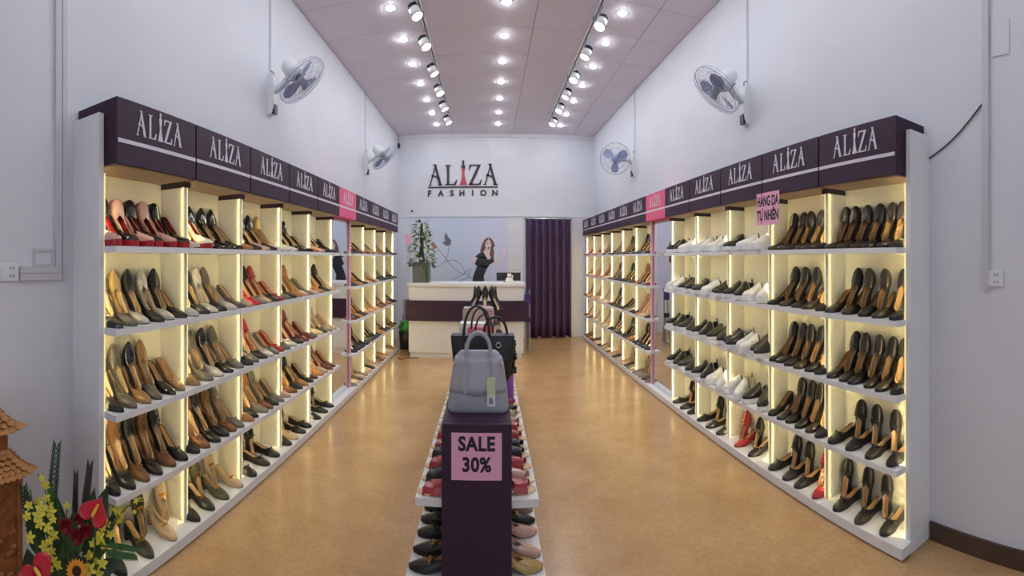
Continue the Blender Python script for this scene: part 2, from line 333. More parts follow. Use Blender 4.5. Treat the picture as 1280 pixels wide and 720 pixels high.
# ------------------------------------------------------------------ shoe display cabinets
SH = [1.620, 1.236, 0.842, 0.457]            # shelf tops, from the top shelf down
DECK = 0.068
D = 0.6                                      # bay width
LY0, RY0 = 1.386, 1.432
class Side: pass
L_ = Side(); L_.s = 1; L_.front = -1.512; L_.div = -1.597; L_.back = -1.775; L_.wall = XL; L_.y0 = LY0; L_.n = 10; L_.name = 'left'
R_ = Side(); R_.s = -1; R_.front = 1.832; R_.div = 1.912; R_.back = 2.065; R_.wall = XR; R_.y0 = RY0; R_.n = 12; R_.name = 'right'
BAYN = ['nearest', 'second', 'third', 'fourth', 'fifth', 'sixth', 'seventh', 'eighth', 'ninth', 'tenth', 'eleventh', 'farthest']
sm = {}
def cached(key, fn):
    if key not in sm: sm[key] = fn()
    return sm[key]
def cabinet(S, i):
    ya, yb = S.y0 + D * i, S.y0 + D * (i + 1)
    s = S.s; mirror = (i == 5); last = (i == S.n - 1)
    ordn = BAYN[i] if not last else 'farthest'
    root = empty('mirror_bay' if mirror else 'shoe_cabinet', (S.wall, ya, 0))
    if mirror: tag(root, f'full height mirror bay under a pink sign on the {S.name} wall', 'mirror', 'mirror bays')
    else: tag(root, f'{ordn} white shoe bay under purple sign along {S.name} wall, with lit cubbies', 'cabinet', f'shoe display bays on the {S.name} wall')
    X = lambda x: x - S.wall                     # local x
    fr, dv, bk = X(S.front), X(S.div), X(S.back)
    key = S.name
    # back panel
    if mirror:
        link('mirror_glass', cached((key, 'mg'), lambda: MB().box(dv - s * 0.012, dv - s * 0.004, 0.026, D - 0.028, 0.075, 1.965).mesh('mirror_glass', 'mirror')), root)
        link('back_panel', cached((key, 'mbk'), lambda: MB().box(0, dv - s * 0.0125, 0.025, D - 0.0275, DECK + 0.001, 1.99).mesh('back_panel', 'white_lam')), root)
        link('pink_lit_edge', cached((key, 'post'), lambda: MB().box(dv, dv + s * 0.02, D - 0.026, D - 0.0005, DECK, 1.995).mesh('pink_lit_edge', 'edge_pink_light')), root)  # far divider's front edge as a strip, its pink lighting painted in
    else:
        link('back_panel', cached((key, 'bk'), lambda: MB().box(0, bk, 0.0, D, 0.03, 2.0).mesh('back_panel', 'cream_lam')), root)
    # near divider, and the end panels of the row
    if i == 0:
        link('end_panel', cached((key, 'ep'), lambda: MB().box(0, dv, -0.03, 0.0, 0.0, 2.245).mesh('end_panel', 'white_lam')), root)
    else:
        link('divider', cached((key, 'dv'), lambda: MB().box(bk, dv, 0.0005, 0.024, DECK, 1.965).mesh('divider', 'cream_lam')), root)
        link('bracket', cached((key, 'br'), lambda: MB().box(bk, dv + s * 0.004, 0.0005, 0.055, 1.966, 1.9955).mesh('bracket', 'purple_dark')), root)
    if last:
        link('end_panel', cached((key, 'ep2'), lambda: MB().box(0, dv, D, D + 0.03, 0.0, 2.0).mesh('end_panel', 'cream_lam')), root)
    # shelves run 8 cm proud of the dividers
    y_a = 0.001 if i == 0 else (-0.04 if i == 6 else 0.0005)
    y_b = D - 0.0005 if i != 4 else D + 0.02
    if not mirror:
        for z in SH:
            o = link('shelf', cached((key, 'sh', y_a, y_b), lambda: MB().box(bk, fr, y_a, y_b, -0.03, 0).mesh('shelf', 'white_lam')), root); o.location.z = z
    # deck and plinth
    link('plinth', cached((key, 'pl', i == 0), lambda: MB().box(0, fr, -0.035 if i == 0 else 0.0005, D - 0.0005, 0.012, DECK).mesh('plinth', 'white_lam')), root)
    link('toe_kick', cached((key, 'tk'), lambda: MB().box(0, fr - s * 0.05, 0, D, 0.0, 0.012).mesh('toe_kick', 'purple_dark')), root)
    # LED strips at the front edge of both cubby walls
    if not mirror:
        def strip(y, m_): return MB().box(dv - s * 0.005, dv - s * 0.008, y - 0.002, y + 0.002, DECK + 0.01, 1.96).mesh('led_strip', m_)
        link('led_strip', cached((key, 'l1', i == 0), lambda: strip(0.0025 if i == 0 else 0.0265, 'led_warm')), root)
        link('led_strip', cached((key, 'l2'), lambda: strip(D - 0.0025, 'led_soft')), root)
        link('led_diffuser', cached((key, 'lp1', i == 0), lambda: MB().box(dv, dv - s * 0.004, 0.0005 if i == 0 else 0.0245, 0.010 if i == 0 else 0.034, DECK, 1.965).mesh('led_diffuser', 'led_diffuser')), root)
        link('led_diffuser', cached((key, 'lp2'), lambda: MB().box(dv, dv - s * 0.004, D - 0.011, D - 0.0005, DECK, 1.965).mesh('led_diffuser', 'led_diffuser')), root)
    # sign box
    colr = 'pink_board' if mirror else 'purple'
    sg = link('sign_box', cached((key, 'sg', mirror), lambda: MB().box(0.0 + s * 0.004, fr, 0.005, D - 0.007, 2.001, 2.305).mesh('sign_box', colr)), root)
    link('underside', cached((key, 'un', mirror), lambda: MB().box(bk, fr - s * 0.015, 0.012, D - 0.014, 1.996, 2.0012).mesh('underside', 'pink_board' if mirror else 'under_board')), sg)
    def stripe_(): return MB().box(fr, fr + s * 0.002, 0.005 if not (i == 0) else 0.012, D - 0.007, 2.098, 2.117).mesh('stripe', 'letter_white')
    link('stripe', cached((key, 'st', i == 0), stripe_), sg)
    def letters():
        k = 0.118; mb = MB()
        fn = lambda u, v, d: Vector((fr + s * d, D / 2 + (u - WW / 2) * 0.086 * s, 2.150 + v * k))
        for p in WORD + GOWN + BUST: mb.prism(p, fn, 0.003)
        return mb.mesh('lettering', 'letter_white')
    link('lettering', cached((key, 'lt'), letters), sg)
    return root
for S in (L_, R_):
    for i in range(S.n): cabinet(S, i)

# ------------------------------------------------------------------ shoes
COL = {  # code: (name for the label, rgb, roughness, glitter, coat)
 'K': ('black', (27, 26, 29), 0.38, 0, 0), 'P': ('black patent', (20, 19, 22), 0.12, 0, 0.8), 'S': ('silver glitter', (205, 200, 190), 0.35, 0.35, 0), 'W': ('cream', (232, 224, 208), 0.35, 0, 0.3),
 'E': ('pewter glitter', (104, 98, 92), 0.35, 0.6, 0), 'Z': ('bronze', (168, 130, 86), 0.3, 0.3, 0.2), 'T': ('brown suede', (122, 84, 56), 0.85, 0, 0), 'N': ('blush', (216, 172, 158), 0.16, 0, 0.7),
 'R': ('red', (176, 40, 48), 0.35, 0, 0.3), 'B': ('beige', (200, 174, 142), 0.5, 0, 0), 'O': ('olive', (78, 74, 52), 0.6, 0, 0), 'G': ('grey', (118, 112, 104), 0.5, 0, 0), 'D': ('dark brown', (46, 38, 32), 0.32, 0, 0.3),
 'Q': ('white', (234, 232, 228), 0.45, 0, 0), 'A': ('tan', (176, 122, 72), 0.5, 0, 0), 'M': ('maroon', (112, 40, 42), 0.4, 0, 0.2), 'U': ('gold', (196, 164, 104), 0.3, 0.3, 0.2), 'V': ('taupe', (150, 134, 120), 0.5, 0, 0)}
for k, (nm, rgb, ro, gl, co) in COL.items(): mat('shoe_' + k, rgb, ro, glitter=gl, coat=co, metal=0.25 if gl else 0, var=0 if gl else 0.08, scale=30)
mat('insole_tan', (234, 204, 162), 0.55, var=0.06, scale=30); mat('insole_cream', (236, 218, 188), 0.55); mat('insole_red', (150, 24, 34), 0.5); mat('insole_brown', (190, 152, 108), 0.5, var=0.08, scale=30)
mat('sole_black', (24, 22, 22), 0.5); mat('sole_red', (170, 30, 44), 0.35); mat('sole_white', (238, 238, 240), 0.45); mat('elastic', (30, 30, 32), 0.7)
ST = [0, 0.015, 0.05, 0.11, 0.2, 0.3, 0.4, 0.47, 0.53, 0.58, 0.63, 0.70, 0.78, 0.86, 0.93, 0.98, 1.0]
ST_LO = [0, 0.03, 0.12, 0.3, 0.47, 0.6, 0.75, 0.9, 1.0]
KIND = {
 'pump': dict(L=0.232, hh=0.088, toe=0, sv=0.60, heel='stiletto', name='high_heel_pump', word='pump'),
 'platform': dict(L=0.215, hh=0.125, toe=1, sv=0.60, heel='stiletto', plat=0.026, name='platform_pump', word='platform pump'),
 'bow': dict(L=0.232, hh=0.085, toe=0.4, sv=0.62, heel='stiletto', bow=True, name='bow_pump', word='bow pump'),
 'almond': dict(L=0.230, hh=0.072, toe=0.7, sv=0.62, heel='block', name='block_heel_pump', word='court shoe'),
 'flat': dict(L=0.235, hh=0.014, toe=0.9, sv=0.60, heel='low', bow=True, name='ballet_flat', word='ballet flat'),
 'loafer': dict(L=0.230, hh=0.034, toe=0.35, sv=0.56, heel='block', buckle=True, name='buckled_loafer', word='buckled loafer'),
}
def shoe_parts(kind, stations=ST, m=5):
    K = KIND[kind]; L, hh, toe, sv = K['L'], K['hh'], K['toe'], K['sv']; pf = K.get('plat', 0)
    wt = [(0, 0.005), (0.015, 0.015), (0.05, 0.0225), (0.11, 0.026), (0.3, 0.0235), (0.45, 0.0285), (0.62, 0.037), (0.72, 0.0365), (0.86, lerp(0.024, 0.033, toe)), (0.93, lerp(0.015, 0.027, toe)), (0.98, lerp(0.007, 0.016, toe)), (1.0, lerp(0.002, 0.005, toe))]
    ht = [(0, 0.062), (0.1, 0.064), (0.3, 0.048), (0.45, 0.040), (0.55, 0.040), (0.62, 0.043), (0.72, 0.038), (0.86, 0.028), (1.0, 0.013)]
    b0 = 0.003 + pf
    zs = lambda s: b0 + (hh - pf) * (1 - sstep(0.02, 0.68, s)) * (1 if hh > 0.02 else 0.4) + 0.004 * sstep(0.85, 1.0, s)
    am = lambda s: lerp(0.62, 1.0, sstep(sv - 0.16, sv, s))
    def pt(s, a, sg, inset=0.0, lift=0.0):
        wd = max(0.0008, table(wt, s) - inset); H = table(ht, s) - inset
        return Vector((s * L, sg * wd * (1 - a ** 3), zs(s) + lift + (H - lift) * (1 - (1 - a) ** 2)))
    out = {}
    def shell(mb, sts, inset, lift, mi=0, share=False):
        idx = []
        V = []
        for s in sts:
            row = {}
            for sg in (-1, 1):
                for k in range(m):
                    a = am(s) * k / (m - 1)
                    p = pt(s, a, sg, inset, lift)
                    if share and k == m - 1: p = pt(s, a, sg)
                    row[(sg, k)] = len(V); V.append(p)
            idx.append(row)
        F = []
        for r0, r1 in zip(idx, idx[1:]):
            for sg in (-1, 1):
                for k in range(m - 1):
                    F.append((r0[(sg, k)], r0[(sg, k + 1)], r1[(sg, k + 1)], r1[(sg, k)]))
        for k in range(m - 1):
            F.append((idx[0][(-1, k)], idx[0][(-1, k + 1)], idx[0][(1, k + 1)], idx[0][(1, k)]))
            if not share: F.append((idx[-1][(-1, k)], idx[-1][(-1, k + 1)], idx[-1][(1, k + 1)], idx[-1][(1, k)]))
        if share:
            for r0, r1 in zip(idx, idx[1:]): F.append((r0[(-1, 0)], r1[(-1, 0)], r1[(1, 0)], r0[(1, 0)]))
        mb.add(V, F, mi, True)
    mb = MB(); shell(mb, stations, 0, 0)
    rim = [pt(s, am(s), -1) for s in stations if s < sv][::-1] + [pt(s, am(s), 1) for s in stations if s < sv]
    mb.tube([pt(sv, 1, 1)] + rim + [pt(sv, 1, 1)], 0.0022, 4 if m < 5 else 5)
    out['upper'] = mb
    mb = MB(); shell(mb, [s for s in stations if s <= sv + 0.14], 0.0022, 0.003, 0, True)
    out['insole'] = mb
    mb = MB(); R = []
    for s in stations:
        wd = table(wt, s); z = zs(s); zb = max(0.0, z - (0.003 + pf * sstep(0.25, 0.5, s)))
        R.append([Vector((s * L, -wd * 1.01, z)), Vector((s * L, wd * 1.01, z)), Vector((s * L, wd * 0.95, zb)), Vector((s * L, -wd * 0.95, zb))])
    mb.rings(R, True, 0, False); out['sole'] = mb
    mb = MB(); n = 8; hx = 0.14 * L
    def hring(x0, x1, wd, z0f): return [Vector((lerp(x0, x1, 0.5 + 0.5 * math.cos(a)), wd * math.sin(a), z0f)) for a in [2 * PI * k / n for k in range(n)]]
    top = [Vector((p.x, p.y, zs(p.x / L) - 0.002)) for p in hring(0.003, hx * 1.25, 0.0235, 0)]
    if K['heel'] == 'stiletto':
        R = [top, hring(0.006, hx * 0.85, 0.017, hh * 0.74), hring(0.010, 0.026, 0.008, hh * 0.42), hring(0.012, 0.023, 0.0052, hh * 0.12), hring(0.011, 0.024, 0.006, 0)]
    elif K['heel'] == 'block':
        R = [top, hring(0.003, hx * 1.05, 0.023, hh * 0.5), hring(0.004, hx * 0.95, 0.022, 0)]
    else:
        R = [top, hring(0.003, hx * 1.25, 0.0235, 0)]
    mb.rings(R, True, 0, True); out['heel'] = mb
    sx = sv + 0.05
    c = pt(sx, 1, 1)
    if K.get('bow'):
        mb = MB()
        for sg in (-1, 1):
            mb.rings([[c + Vector((0.004 * math.cos(a) - t * 0.004, sg * (0.002 + t * 0.024), 0.003 + (0.004 + 0.010 * t) * math.sin(a) * (0.6 if t == 1 else 1))) for a in [2 * PI * k / 6 for k in range(6)]] for t in (0, 0.55, 1)], True)
            mb.rings([[c + Vector((t * 0.022 + 0.003 * math.cos(a), sg * (0.003 + 0.012 * t) + 0.005 * math.sin(a), 0.004 - 0.006 * t)) for a in [2 * PI * k / 6 for k in range(6)]] for t in (0, 1)], True)
        mb.sphere(c + Vector((0, 0, 0.004)), 0.0075, 6, 4)
        out['bow'] = mb
    if K.get('buckle'):
        mb = MB()
        mb.tube([c + Vector((-0.006 + 0.011 * math.sin(a), 0.017 * math.cos(a), 0.006 - 0.005 * abs(math.cos(a)))) for a in [2 * PI * k / 10 for k in range(10)]], 0.0026, 5, closed=True)
        mb.box(c.x - 0.010, c.x - 0.002, c.y - 0.022, c.y + 0.022, c.z - 0.004, c.z + 0.004)
        out['buckle'] = mb
    return out
def sneaker_parts():
    L = 0.265; m = 6; H0 = 0.036
    sts = [0, 0.015, 0.05, 0.11, 0.18, 0.25, 0.32, 0.38, 0.43, 0.48, 0.54, 0.62, 0.72, 0.82, 0.9, 0.96, 1.0]
    wt = [(0, 0.008), (0.015, 0.018), (0.05, 0.026), (0.11, 0.031), (0.3, 0.032), (0.5, 0.037), (0.68, 0.043), (0.8, 0.041), (0.9, 0.034), (0.96, 0.024), (1.0, 0.010)]
    ht = [(0, 0.112), (0.05, 0.115), (0.11, 0.092), (0.25, 0.066), (0.34, 0.078), (0.43, 0.108), (0.48, 0.098), (0.6, 0.074), (0.75, 0.052), (0.9, 0.040), (1.0, 0.022)]
    am = lambda s: lerp(0.62, 1.0, sstep(0.33, 0.46, s))
    out = {}
    def shell(inset, sts, share):
        mb = MB(); V = []; idx = []
        for s in sts:
            row = {}
            for sg in (-1, 1):
                for k in range(m):
                    a = am(s) * k / (m - 1); ii = 0 if (share and k == m - 1) else inset
                    wd = max(0.001, table(wt, s) - ii); H = table(ht, s) - ii
                    row[(sg, k)] = len(V); V.append(Vector((s * L, sg * wd * (1 - 0.95 * a ** 3 + 0.06 * a), H0 + (0.004 if share else 0) + (H - (0.004 if share else 0)) * (1 - (1 - a) ** 1.6))))
            idx.append(row)
        F = []
        for r0, r1 in zip(idx, idx[1:]):
            for sg in (-1, 1):
                for k in range(m - 1): F.append((r0[(sg, k)], r0[(sg, k + 1)], r1[(sg, k + 1)], r1[(sg, k)]))
            if share: F.append((r0[(-1, 0)], r1[(-1, 0)], r1[(1, 0)], r0[(1, 0)]))
            if not share and am(0.5 * (sts[idx.index(r0)] + sts[idx.index(r1)])) > 0.99:
                F.append((r0[(-1, m - 1)], r1[(-1, m - 1)], r1[(1, m - 1)], r0[(1, m - 1)]))
        for k in range(m - 1):
            F.append((idx[0][(-1, k)], idx[0][(-1, k + 1)], idx[0][(1, k + 1)], idx[0][(1, k)]))
            if not share: F.append((idx[-1][(-1, k)], idx[-1][(-1, k + 1)], idx[-1][(1, k + 1)], idx[-1][(1, k)]))
        mb.add(V, F, 0, True); return mb
    out['upper'] = shell(0, sts, False)
    out['insole'] = shell(0.003, [s for s in sts if s < 0.6], True)
    mb = MB(); R = []
    for s in [-0.02] + sts + [1.02]:
        wd = table(wt, min(1, max(0, s))) + 0.003; e = 0.006 * sstep(0.8, 1.02, s)
        R.append([Vector((s * L, -wd, H0 + 0.002)), Vector((s * L, wd, H0 + 0.002)), Vector((s * L, wd * 1.03, 0.014 + e)), Vector((s * L, wd * 0.95, e)), Vector((s * L, -wd * 0.95, e)), Vector((s * L, -wd * 1.03, 0.014 + e))])
    mb.rings(R, True, 0, False); out['sole'] = mb
    mb = MB()
    for sg in (-1, 1):
        pts = []
        for k in range(6):
            a = 0.15 + 0.72 * k / 5; s = 0.40 + 0.02 * k / 5
            wd = table(wt, s) + 0.0012; H = table(ht, s)
            pts.append((s, a, Vector((s * L, sg * wd * (1 - 0.95 * a ** 3 + 0.06 * a), H0 + H * (1 - (1 - a) ** 1.6) + 0.0005))))
        mb.rings([[p + Vector((-0.006, 0, 0)), p + Vector((0.006, 0, 0)), p + Vector((0.006, sg * 0.0012, 0.0005)), p + Vector((-0.006, sg * 0.0012, 0.0005))] for _, _, p in pts], True, 0, False)
    out['side_strip'] = mb
    mb = MB(); mb.tube([Vector((0.002, 0, H0 + 0.085)), Vector((-0.006, 0, H0 + 0.10)), Vector((-0.004, 0, H0 + 0.118)), Vector((0.004, 0, H0 + 0.105))], 0.0042, 6)
    out['pull_tab'] = mb
    return out
def sandal_parts():
    L = 0.225; hh = 0.055; out = {}
    sts = [0, 0.02, 0.06, 0.13, 0.25, 0.4, 0.55, 0.7, 0.82, 0.92, 0.98, 1.0]
    wt = [(0, 0.008), (0.02, 0.018), (0.06, 0.025), (0.13, 0.028), (0.3, 0.026), (0.5, 0.033), (0.68, 0.039), (0.85, 0.036), (0.95, 0.024), (1.0, 0.010)]
    zs = lambda s: 0.010 + (hh - 0.01) * (1 - sstep(0.05, 0.7, s))
    mb = MB(); R = []
    for s in sts:
        wd = table(wt, s); z = zs(s)
        R.append([Vector((s * L, -wd, z)), Vector((s * L, wd, z)), Vector((s * L, wd, z - 0.010)), Vector((s * L, -wd, z - 0.010))])
    mb.rings(R, True, 0, False); out['insole'] = mb
    mb = MB()
    def band(s0, s1, h, n=9, skew=0.0):
        r0, r1 = [], []
        for k in range(n):
            a = PI * k / (n - 1)
            for s, r in ((s0 + skew * math.cos(a), r0), (s1 + skew * math.cos(a), r1)):
                wd = table(wt, s) + 0.003
                r.append(Vector((s * L, -wd * math.cos(a), zs(s) - 0.008 + h * math.sin(a) ** 0.7)))
        mb.rings([r0, r1], False, 0, True, closed=False)
    band(0.50, 0.74, 0.050, skew=0.07); band(0.60, 0.84, 0.043, skew=-0.07)
    out['upper'] = mb
    mb = MB(); r0, r1 = [], []
    for k in range(11):
        a = -PI / 2 + PI * k / 10; s = 0.02 + 0.30 * (1 - math.cos(a))
        wd = 0.03
        p = Vector((s * L, wd * math.sin(a), zs(s) - 0.004)); r0.append(p); r1.append(p + Vector((-0.004, 0, 0.052 - 0.03 * (1 - math.cos(a)))))
    mb.rings([r0, r1], False, 0, True, closed=False); out['heel_counter'] = mb
    mb = MB(); n = 8
    rg = lambda x0, x1, wd, z: [Vector((lerp(x0, x1, 0.5 + 0.5 * math.cos(a)), wd * math.sin(a), z)) for a in [2 * PI * k / n for k in range(n)]]
    mb.rings([rg(0.002, 0.042, 0.024, hh - 0.010), rg(0.004, 0.036, 0.021, 0)], True); out['heel'] = mb
    return out
for k, d in (('sneaker', dict(L=0.265, name='slip_on_sneaker', word='slip-on sneaker')), ('sandal', dict(L=0.225, name='open_toe_sandal', word='open-toe sandal'))): KIND[k] = d
SHAPES = {}
SHOEMESH = {}
def get_shoe(kind, col, lining):
    key = (kind, col, lining)
    if key not in SHOEMESH:
        if kind not in SHAPES: SHAPES[kind] = sneaker_parts() if kind == 'sneaker' else (sandal_parts() if kind == 'sandal' else shoe_parts(kind))
        d = {}
        for pn, mb in SHAPES[kind].items():
            mt = {'upper': 'shoe_' + col, 'insole': lining, 'heel': 'shoe_' + col, 'bow': 'shoe_' + col, 'buckle': 'gold', 'side_strip': 'elastic', 'pull_tab': 'elastic', 'heel_counter': 'shoe_' + col,
                  'sole': 'sole_white' if kind == 'sneaker' else ('sole_red' if kind == 'platform' else 'sole_black')}[pn]
            if kind == 'sneaker' and pn == 'side_strip' and col == 'K': mt = 'plastic_grey'
            d[pn] = mb.mesh(pn, mt)
        SHOEMESH[key] = d
    return SHOEMESH[key]
def shoe(kind, col, lining, M, label, group):
    root = empty(KIND[kind]['name']); root.matrix_world = M
    tag(root, label, 'shoe' if kind != 'sneaker' else 'sneaker', group)
    for pn, me in get_shoe(kind, col, lining).items(): link(pn, me, root)
    return root
def lay_matrix(S, y, z, xtoe, yaw=0.0):
    """shoe lying with its toe at the shelf front, pointing into the aisle; local origin = heel end"""
    ang = (0 if S.s > 0 else PI) + yaw
    return Matrix.Translation((xtoe, y, z)) @ Matrix.Rotation(ang, 4, 'Z')
UP = Matrix(((0, 0, 1, 0), (0, 1, 0, 0), (1, 0, 0, 0), (0, 0, 0, 1)))       # local toe -> up, local up -> aisle
UP = Matrix(((0, 0, 1, 0), (0, -1, 0, 0), (1, 0, 0, 0), (0, 0, 0, 1)))
def up_matrix(S, y, z, lean=0.0, roll=0.0):
    return Matrix.Translation((S.back + S.s * 0.016, y, z + 0.001)) @ Matrix.Rotation(-0.32 if S.s > 0 else PI + 0.32, 4, 'Z') @ Matrix.Rotation(roll, 4, 'X') @ UP
SHN = ['top', 'second', 'third', 'fourth', 'bottom']
SHZ = SH + [DECK]
def lining_for(kind, col, S):
    if kind == 'platform': return 'insole_red'
    if kind == 'sneaker': return 'insole_cream' if col == 'Q' else 'elastic'
    if kind == 'almond': return 'insole_brown'
    if col in 'WSNB': return 'insole_cream' if random.random() < 0.4 else 'insole_tan'
    return 'insole_tan'
def fill(S, bay, shelf, kind, front, back, spread=None, backkind=None, span=None):
    ya = S.y0 + D * bay; z = SHZ[shelf]
    lo, hi = (0.055, D - 0.055) if span is None else span
    nf = len(front)
    for row, cols_ in (('front', front), ('back', back)):
        n = len(cols_)
        for k, c in enumerate(cols_):
            if c == '.': continue
            kd = kind if row == 'front' else (backkind or kind)
            if isinstance(c, tuple): kd, c = c
            step = (hi - lo) / max(1, nf - (0 if nf < 2 else 1)) if nf > 1 else 0.1
            yy = ya + lo + step * k + (0 if row == 'front' else step * 0.5) + random.uniform(-0.006, 0.006)
            yy = min(max(yy, ya + 0.042), ya + D - 0.042)
            Lh = KIND[kd]['L']
            lin = lining_for(kd, c, S)
            cn = COL[c][0]
            lab = f"{'front-row' if row == 'front' else 'toe-up back-row'} {cn} {KIND[kd]['word']}, {ORD[k]} from entrance, {SHN[shelf]} shelf, {BAYN[bay]} {S.name} bay"
            grp = f'shoes on the {S.name} wall'
            if row == 'front':
                xt = S.front - S.s * (Lh + random.uniform(0.002, 0.014))
                shoe(kd, c, lin, lay_matrix(S, yy, z, xt, -S.s * 0.06 + random.uniform(-0.06, 0.06)), lab, grp)
            else:
                shoe(kd, c, lin, up_matrix(S, yy, z + (0.038 if kd not in ('flat', 'loafer') else 0.0), 0, random.uniform(-0.05, 0.05)), lab, grp)
# left wall, from the entrance inwards
F = fill
F(L_, 0, 0, 'platform', 'NPNPN' + 'P', 'PNPNP')
F(L_, 0, 1, 'pump', 'PESKSK', 'EUKSK')
F(L_, 0, 2, 'pump', 'KEZEPZ', 'EEPZ')
F(L_, 0, 3, 'bow', 'KKTKTK', 'KTKTK')
F(L_, 0, 4, 'loafer', 'KKB', 'KKB', span=(0.10, 0.47))
F(L_, 1, 0, 'pump', ['W', ('platform', 'W'), 'P', 'P', 'P'], 'UPPP')
F(L_, 1, 1, 'pump', 'SKSKSE', 'UKWE')
F(L_, 1, 2, 'pump', ['Z', 'E', 'S', ('bow', 'P'), ('bow', 'G')], ['Z', 'E', ('bow', 'P'), ('bow', 'G')])
F(L_, 1, 3, 'bow', 'KTKKTG', 'KTKTG')
F(L_, 1, 4, 'loafer', 'KKOB', 'KOB', span=(0.07, 0.52))
F(L_, 2, 0, 'pump', ['A', 'P', 'N', 'P', 'W'], 'PPPU')
F(L_, 2, 1, 'bow', 'BRGBKR', 'GRKR')
F(L_, 2, 2, 'bow', 'KGKSGR', 'SGR')
F(L_, 2, 3, 'pump', 'AKGTKG', 'TAAG')
F(L_, 2, 4, 'flat', 'KKK', 'KK', span=(0.12, 0.45))
F(L_, 3, 0, 'pump', 'WWPPP', 'PPP')
F(L_, 3, 1, 'pump', 'GKABG', 'KKA')
F(L_, 3, 2, 'bow', 'GSKMM', 'KMM')
F(L_, 3, 3, 'pump', 'BTKAK', 'AAK')
F(L_, 3, 4, 'flat', 'KBKK', 'KK', span=(0.08, 0.5))
F(L_, 4, 0, 'pump', 'ANK' + 'P', 'KP')
F(L_, 4, 1, 'pump', 'NAKB', 'KAK')
F(L_, 4, 2, 'pump', 'GBOVB', 'ZOB')
F(L_, 4, 3, 'pump', 'TABTM', 'TAM')
F(L_, 4, 4, 'flat', 'KKK', 'KK', span=(0.10, 0.48))
# right wall: dark court shoes, then sneakers, flats at the bottom
F(R_, 0, 0, 'almond', 'DDKDDD', 'DDKDDD')
F(R_, 0, 1, 'almond', 'KDKDD', 'KDDK')
F(R_, 0, 2, 'almond', 'KDDKDD', 'DKDDK')
F(R_, 0, 3, 'flat', 'KKKK', 'KKK', span=(0.09, 0.52))
F(R_, 0, 4, 'flat', 'KKK', 'KKK', span=(0.14, 0.48))
F(R_, 1, 0, 'almond', 'KDDKDD', 'KDDDD')
F(R_, 1, 1, 'almond', 'DDKDK', 'DKDK')
F(R_, 1, 2, 'almond', 'KKDKDK', 'DKDDK')
F(R_, 1, 3, 'almond', 'KDKKDK', 'KDKD')
F(R_, 1, 4, 'flat', [('loafer', 'R'), 'K', 'K', 'K'], [('loafer', 'R'), 'K', 'K'], span=(0.09, 0.54))
F(R_, 2, 4, 'loafer', 'KR', 'KR', span=(0.22, 0.42))
F(R_, 3, 4, 'flat', 'KDK', 'KK', span=(0.10, 0.46))
F(R_, 4, 4, 'flat', 'KKD', 'KD', span=(0.09, 0.42))
# sneakers in pairs: one toe to the aisle, its mate turned toe to the entrance behind it
SN = {(2, 0): 'QQK', (3, 0): 'QQ', (4, 0): 'QK', (2, 1): 'QK', (3, 1): 'KQK', (4, 1): 'KQ', (2, 2): 'KQK', (3, 2): 'KK', (4, 2): 'KK', (2, 3): 'KQ', (3, 3): 'QK', (4, 3): 'KK'}
for (bay, shf), pairs in SN.items():
    ya = R_.y0 + D * bay; z = SHZ[shf]; n = len(pairs)
    for k, c in enumerate(pairs):
        w_ = D / n; yc = ya + w_ * (k + 0.5)
        for j in (0, 1):
            lab = f"{COL[c][0]} slip-on sneaker {'toe to the aisle' if j == 0 else 'angled toward entrance'}, {ORD[k]} pair, {SHN[shf]} shelf, {BAYN[bay]} right bay"
            if n == 3:
                M = Matrix.Translation((R_.front + (0.266 if j == 0 else 0.232), yc + (0.05 if j == 0 else -0.05), z)) @ Matrix.Rotation(PI, 4, 'Z')
            elif j == 0:
                M = Matrix.Translation((R_.front + 0.264, yc + 0.098, z)) @ Matrix.Rotation(PI + random.uniform(-0.04, 0.04), 4, 'Z')
            else:
                M = Matrix.Translation((R_.front + 0.222, yc + 0.018, z)) @ Matrix.Rotation(PI + random.uniform(0.48, 0.58), 4, 'Z')
            shoe('sneaker', c, lining_for('sneaker', c, R_), M, lab, 'sneakers on the right wall')
# the far bays: several hundred more shoes, one object
LO = {}
for kd in ('pump', 'flat', 'loafer'):
    p = shoe_parts(kd, ST_LO, 3); LO[kd] = [(p['upper'], 0), (p['insole'], 1), (p['heel'], 0), (p['sole'], 2)]
codes = list(COL); FARMATS = ['shoe_' + c for c in codes] + ['insole_tan', 'insole_cream', 'sole_black']
far = MB()
def far_shoe(kd, c, M, cream):
    for mb, role in LO[kd]:
        mi = codes.index(c) if role == 0 else (len(codes) + (1 if cream else 0) if role == 1 else len(codes) + 2)
        far.add([M @ Vector(p) for p in mb.v], mb.f, mi, True)
FAR_L = {0: ['KPKA', 'TAKN', 'ATAK', 'KPKK'], 1: ['KTAK', 'BAKA', 'KPKP', 'PKPK'], 2: ['TKAK', 'BABA', 'AKAK', 'KAKP'], 3: ['KPKK', 'KOKK', 'KAAK', 'KAKA'], 4: ['VBOB', 'BBKB', 'AKAB', 'UBBV']}
FAR_R = {0: ['KGKP', 'GPKO', 'KGKK', 'NKKN', 'WRNR', 'RNRR'], 1: ['MVKA', 'KOKK', 'OKGO', 'NBNA', 'NRNN', 'BUBW'], 2: ['KBNA', 'KBGK', 'OKOK', 'NBWB', 'BANB', 'TABT'], 3: ['KPKP', 'TAKP', 'KOGK', 'WUWU', 'UBWB', 'MTWM'], 4: ['GKGV', 'BGKB', 'BVKB', 'TBVB', 'KBNT', 'TAKT']}
